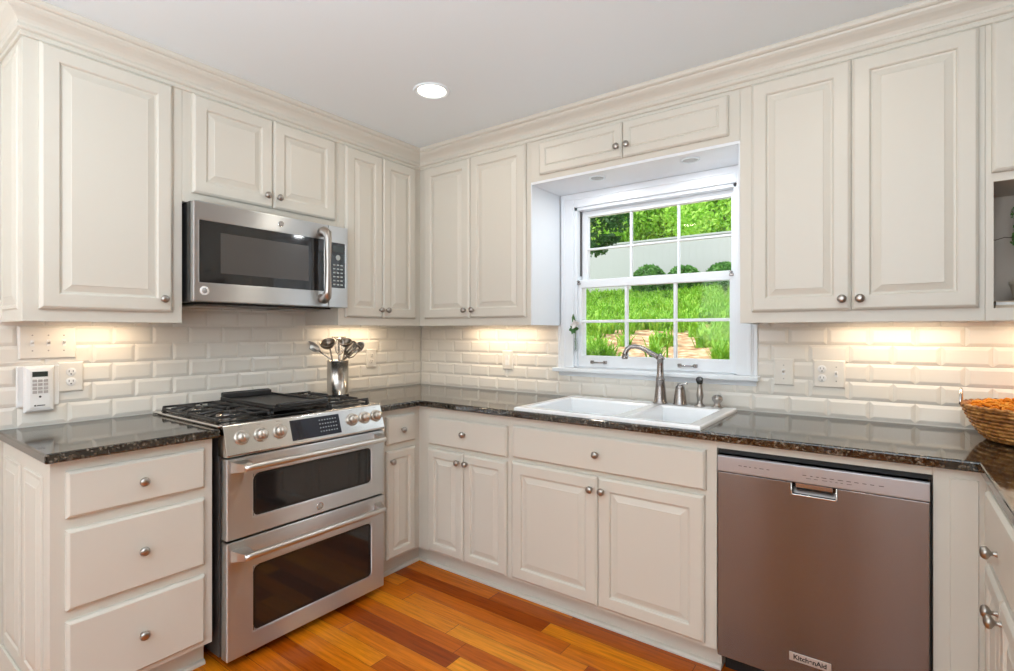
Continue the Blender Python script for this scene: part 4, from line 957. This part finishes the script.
# liriope clumps: countless blades -> one object of stuff
vv = []; ff = []; nb = 0
clumps = []
tries = 0
while len(clumps) < 760 and tries < 9000:
    tries += 1
    y = .9+7.8*random.random()**1.35; tpar = (y+2.63); xc = 2.688-(y+2.63)*.50+random.uniform(-.5, .5)*(.9+.50*tpar)
    x = xc
    if y < 2.9 and random.random() < (.97 if math.sin(x*4.1+y*2.1) > -.2 else .5): continue
    if any((x-a)**2+(y-c2)**2 < .020 for a, c2 in clumps[-400:]): continue
    clumps.append((x, y))
for (x, y) in clumps:
    z0 = gz_(x, y)-.01; R_ = random.uniform(.8, 1.25)
    for k in range(48):
        a = random.uniform(0, 2*PI); ln = random.uniform(.12, .23)*R_; out = random.uniform(.25, 1.0); ox, oy = random.gauss(0, .035), random.gauss(0, .035)
        wv = .006+.003*random.random()+ .0010*y; px, py = -math.sin(a)*wv, math.cos(a)*wv; base_i = len(vv)
        for s_, hh in ((0, 0), (.35, .62), (.75, .92), (1.0, .78 if out > .6 else 1.0)):
            rr = ln*out*s_*.75; hz = ln*hh*(1-.35*out); ww = 1-.85*s_**2
            cx_, cy_ = x+ox+math.cos(a)*rr, y+oy+math.sin(a)*rr
            vv.append((cx_-px*ww, cy_-py*ww, z0+hz)); vv.append((cx_+px*ww, cy_+py*ww, z0+hz))
        for q in range(3): o2 = base_i+2*q; ff.append((o2, o2+1, o2+3, o2+2))
me = bpy.data.meshes.new('grass'); me.from_pydata(vv, [], ff); me.materials.append(M['grass']); o = bpy.data.objects.new('grass', me); C.objects.link(o)
tag(o, 'bright green clumping grass covering the bank outside the window', 'grass', kind='stuff')
# fence
fc = thing('garden_fence', 'white board fence behind the clipped shrubs outside the window', 'fence', (-2.5, 8.9, 1.9))
FYY = 8.9; ftop = 3.34
b = MB(); x = -8.5
while x < 2.6: b.box(x, x+.1494, FYY, FYY+.02, 1.9, ftop, .001); x += .1502
b.build('boards', M['fence'], fc)
x = -8.5
while x < 2.7:
    b = MB(); b.box(x, x+.12, FYY+.046, FYY+.14, 1.9, ftop+.03, .01); b.build('post', M['fence'], fc); x += 2.41
b = MB(); b.box(-8.5, 2.75, FYY-.02, FYY+.045, ftop+.001, ftop+.045, .006); b.build('cap_rail', M['fence'], fc)
# clipped shrubs
for i, (x, y, rx, rz, cz_) in enumerate(((-1.41, 8.0, .35, .36, 2.32), (-.68, 8.0, .35, .35, 2.27), (.10, 8.0, .38, .36, 2.26))):
    lab = ('round clipped green shrub before the fence, left one of three', 'round clipped green shrub before the fence, middle one of three', 'round clipped green shrub before the fence, right one of three')[i]
    s_ = thing('boxwood_shrub', lab, 'shrub', (x, y, gz_(x, y)), 'clipped shrubs along the fence')
    b = MB(); b.lathe((x, y, cz_), (0, 0, 1), [(rx*.90*abs(math.sin(a))**.8, -rz*.90*math.cos(a)) for a in [.08, .5, .9, 1.3, 1.7, 2.1, 2.6, 3.05]], 20); b.build('branch_core', M['darkleaf'], s_)
    leaf_mesh('foliage', ball_pts((x, y, cz_), (rx, rx, rz), 3600, .22), .085, M['boxleaf'], s_)
# trees behind the fence
def tree(x, y, zt, h, blobs, n, size, mt, label, name='garden_tree', sz=1.0):
    t = thing(name, label, 'tree', (x, y, zt))
    b = MB(); b.tube([(x, y, zt), (x+.1, y, zt+h*.35), (x-.05, y+.05, zt+h*.7)], [.16*sz, .12*sz, .06*sz], 10)
    for k in range(7):
        a = random.uniform(0, 2*PI); z1 = zt+h*random.uniform(.3, .65)
        b.tube([(x, y, z1), (x+.8*sz*math.cos(a), y+.8*sz*math.sin(a), z1+.5*sz), (x+1.6*sz*math.cos(a), y+1.6*sz*math.sin(a), z1+1.2*sz)], [.06*sz, .04*sz, .015*sz], 6)
    b.build('trunk', M['bark'], t)
    P_ = np.concatenate([ball_pts(c_, r_, n, .75) for c_, r_ in blobs]); leaf_mesh('crown', P_, size, mt, t)
def blobs(x, y, z, R, k, rr):
    out = []
    for i in range(k):
        a = random.uniform(0, 2*PI); q = R*math.sqrt(random.random()); out.append(((x+q*math.cos(a), y+.6*q*math.sin(a), z+random.uniform(-R*.8, R)), (rr*random.uniform(.7, 1.2),)*3))
    return out
for i, (x, y, R, lab) in enumerate(((-7.2, 12.5, 1.9, 'light green leafy tree behind the fence at the far left of the window view'), (-4.6, 11.8, 1.9, 'light green leafy tree behind the fence in the left window pane'),
        (-2.3, 12.6, 2.0, 'light green leafy tree behind the fence in the middle of the window view'), (-.2, 11.8, 1.9, 'light green leafy tree behind the fence in the right window panes'), (1.9, 12.4, 1.9, 'light green leafy tree behind the fence at the right edge of the window view'))):
    tree(x, y, 2.2, 4.4, blobs(x, y, 4.9, R, 26, .75), 900, .11, M['treeleaf'], lab)
for i, (x, y, lab) in enumerate(((-6.0, 15.5, 'taller background tree on the left behind the fence trees'), (-2.6, 16, 'taller background tree in the middle behind the fence trees'), (1.0, 15.5, 'taller background tree on the right behind the fence trees'))):
    tree(x, y, 2.2, 6.0, blobs(x, y, 6.0, 2.8, 34, 1.05), 500, .22, M['treeleaf'], lab, sz=1.3)
# dark tree near the left window edge
bl = [((-1.60, 6.0, 3.45), (.38, .3, .34)), ((-1.95, 6.1, 3.15), (.38, .3, .30)), ((-1.25, 6.0, 3.25), (.30, .25, .20)), ((-1.85, 6.0, 3.75), (.45, .3, .35)), ((-1.35, 5.9, 3.68), (.28, .25, .22)), ((-1.70, 6.0, 2.80), (.32, .25, .14)), ((-1.35, 5.9, 2.92), (.22, .2, .09)), ((-2.3, 6.1, 3.5), (.5, .3, .5)), ((-2.3, 6.0, 2.9), (.45, .3, .25))]
tree(-2.55, 6.2, gz_(-2.55, 6.2), 2.6, bl, 330, .085, M['darkleaf'], 'dark green tree whose branches hang in at the left window pane', 'evergreen_tree', .5)
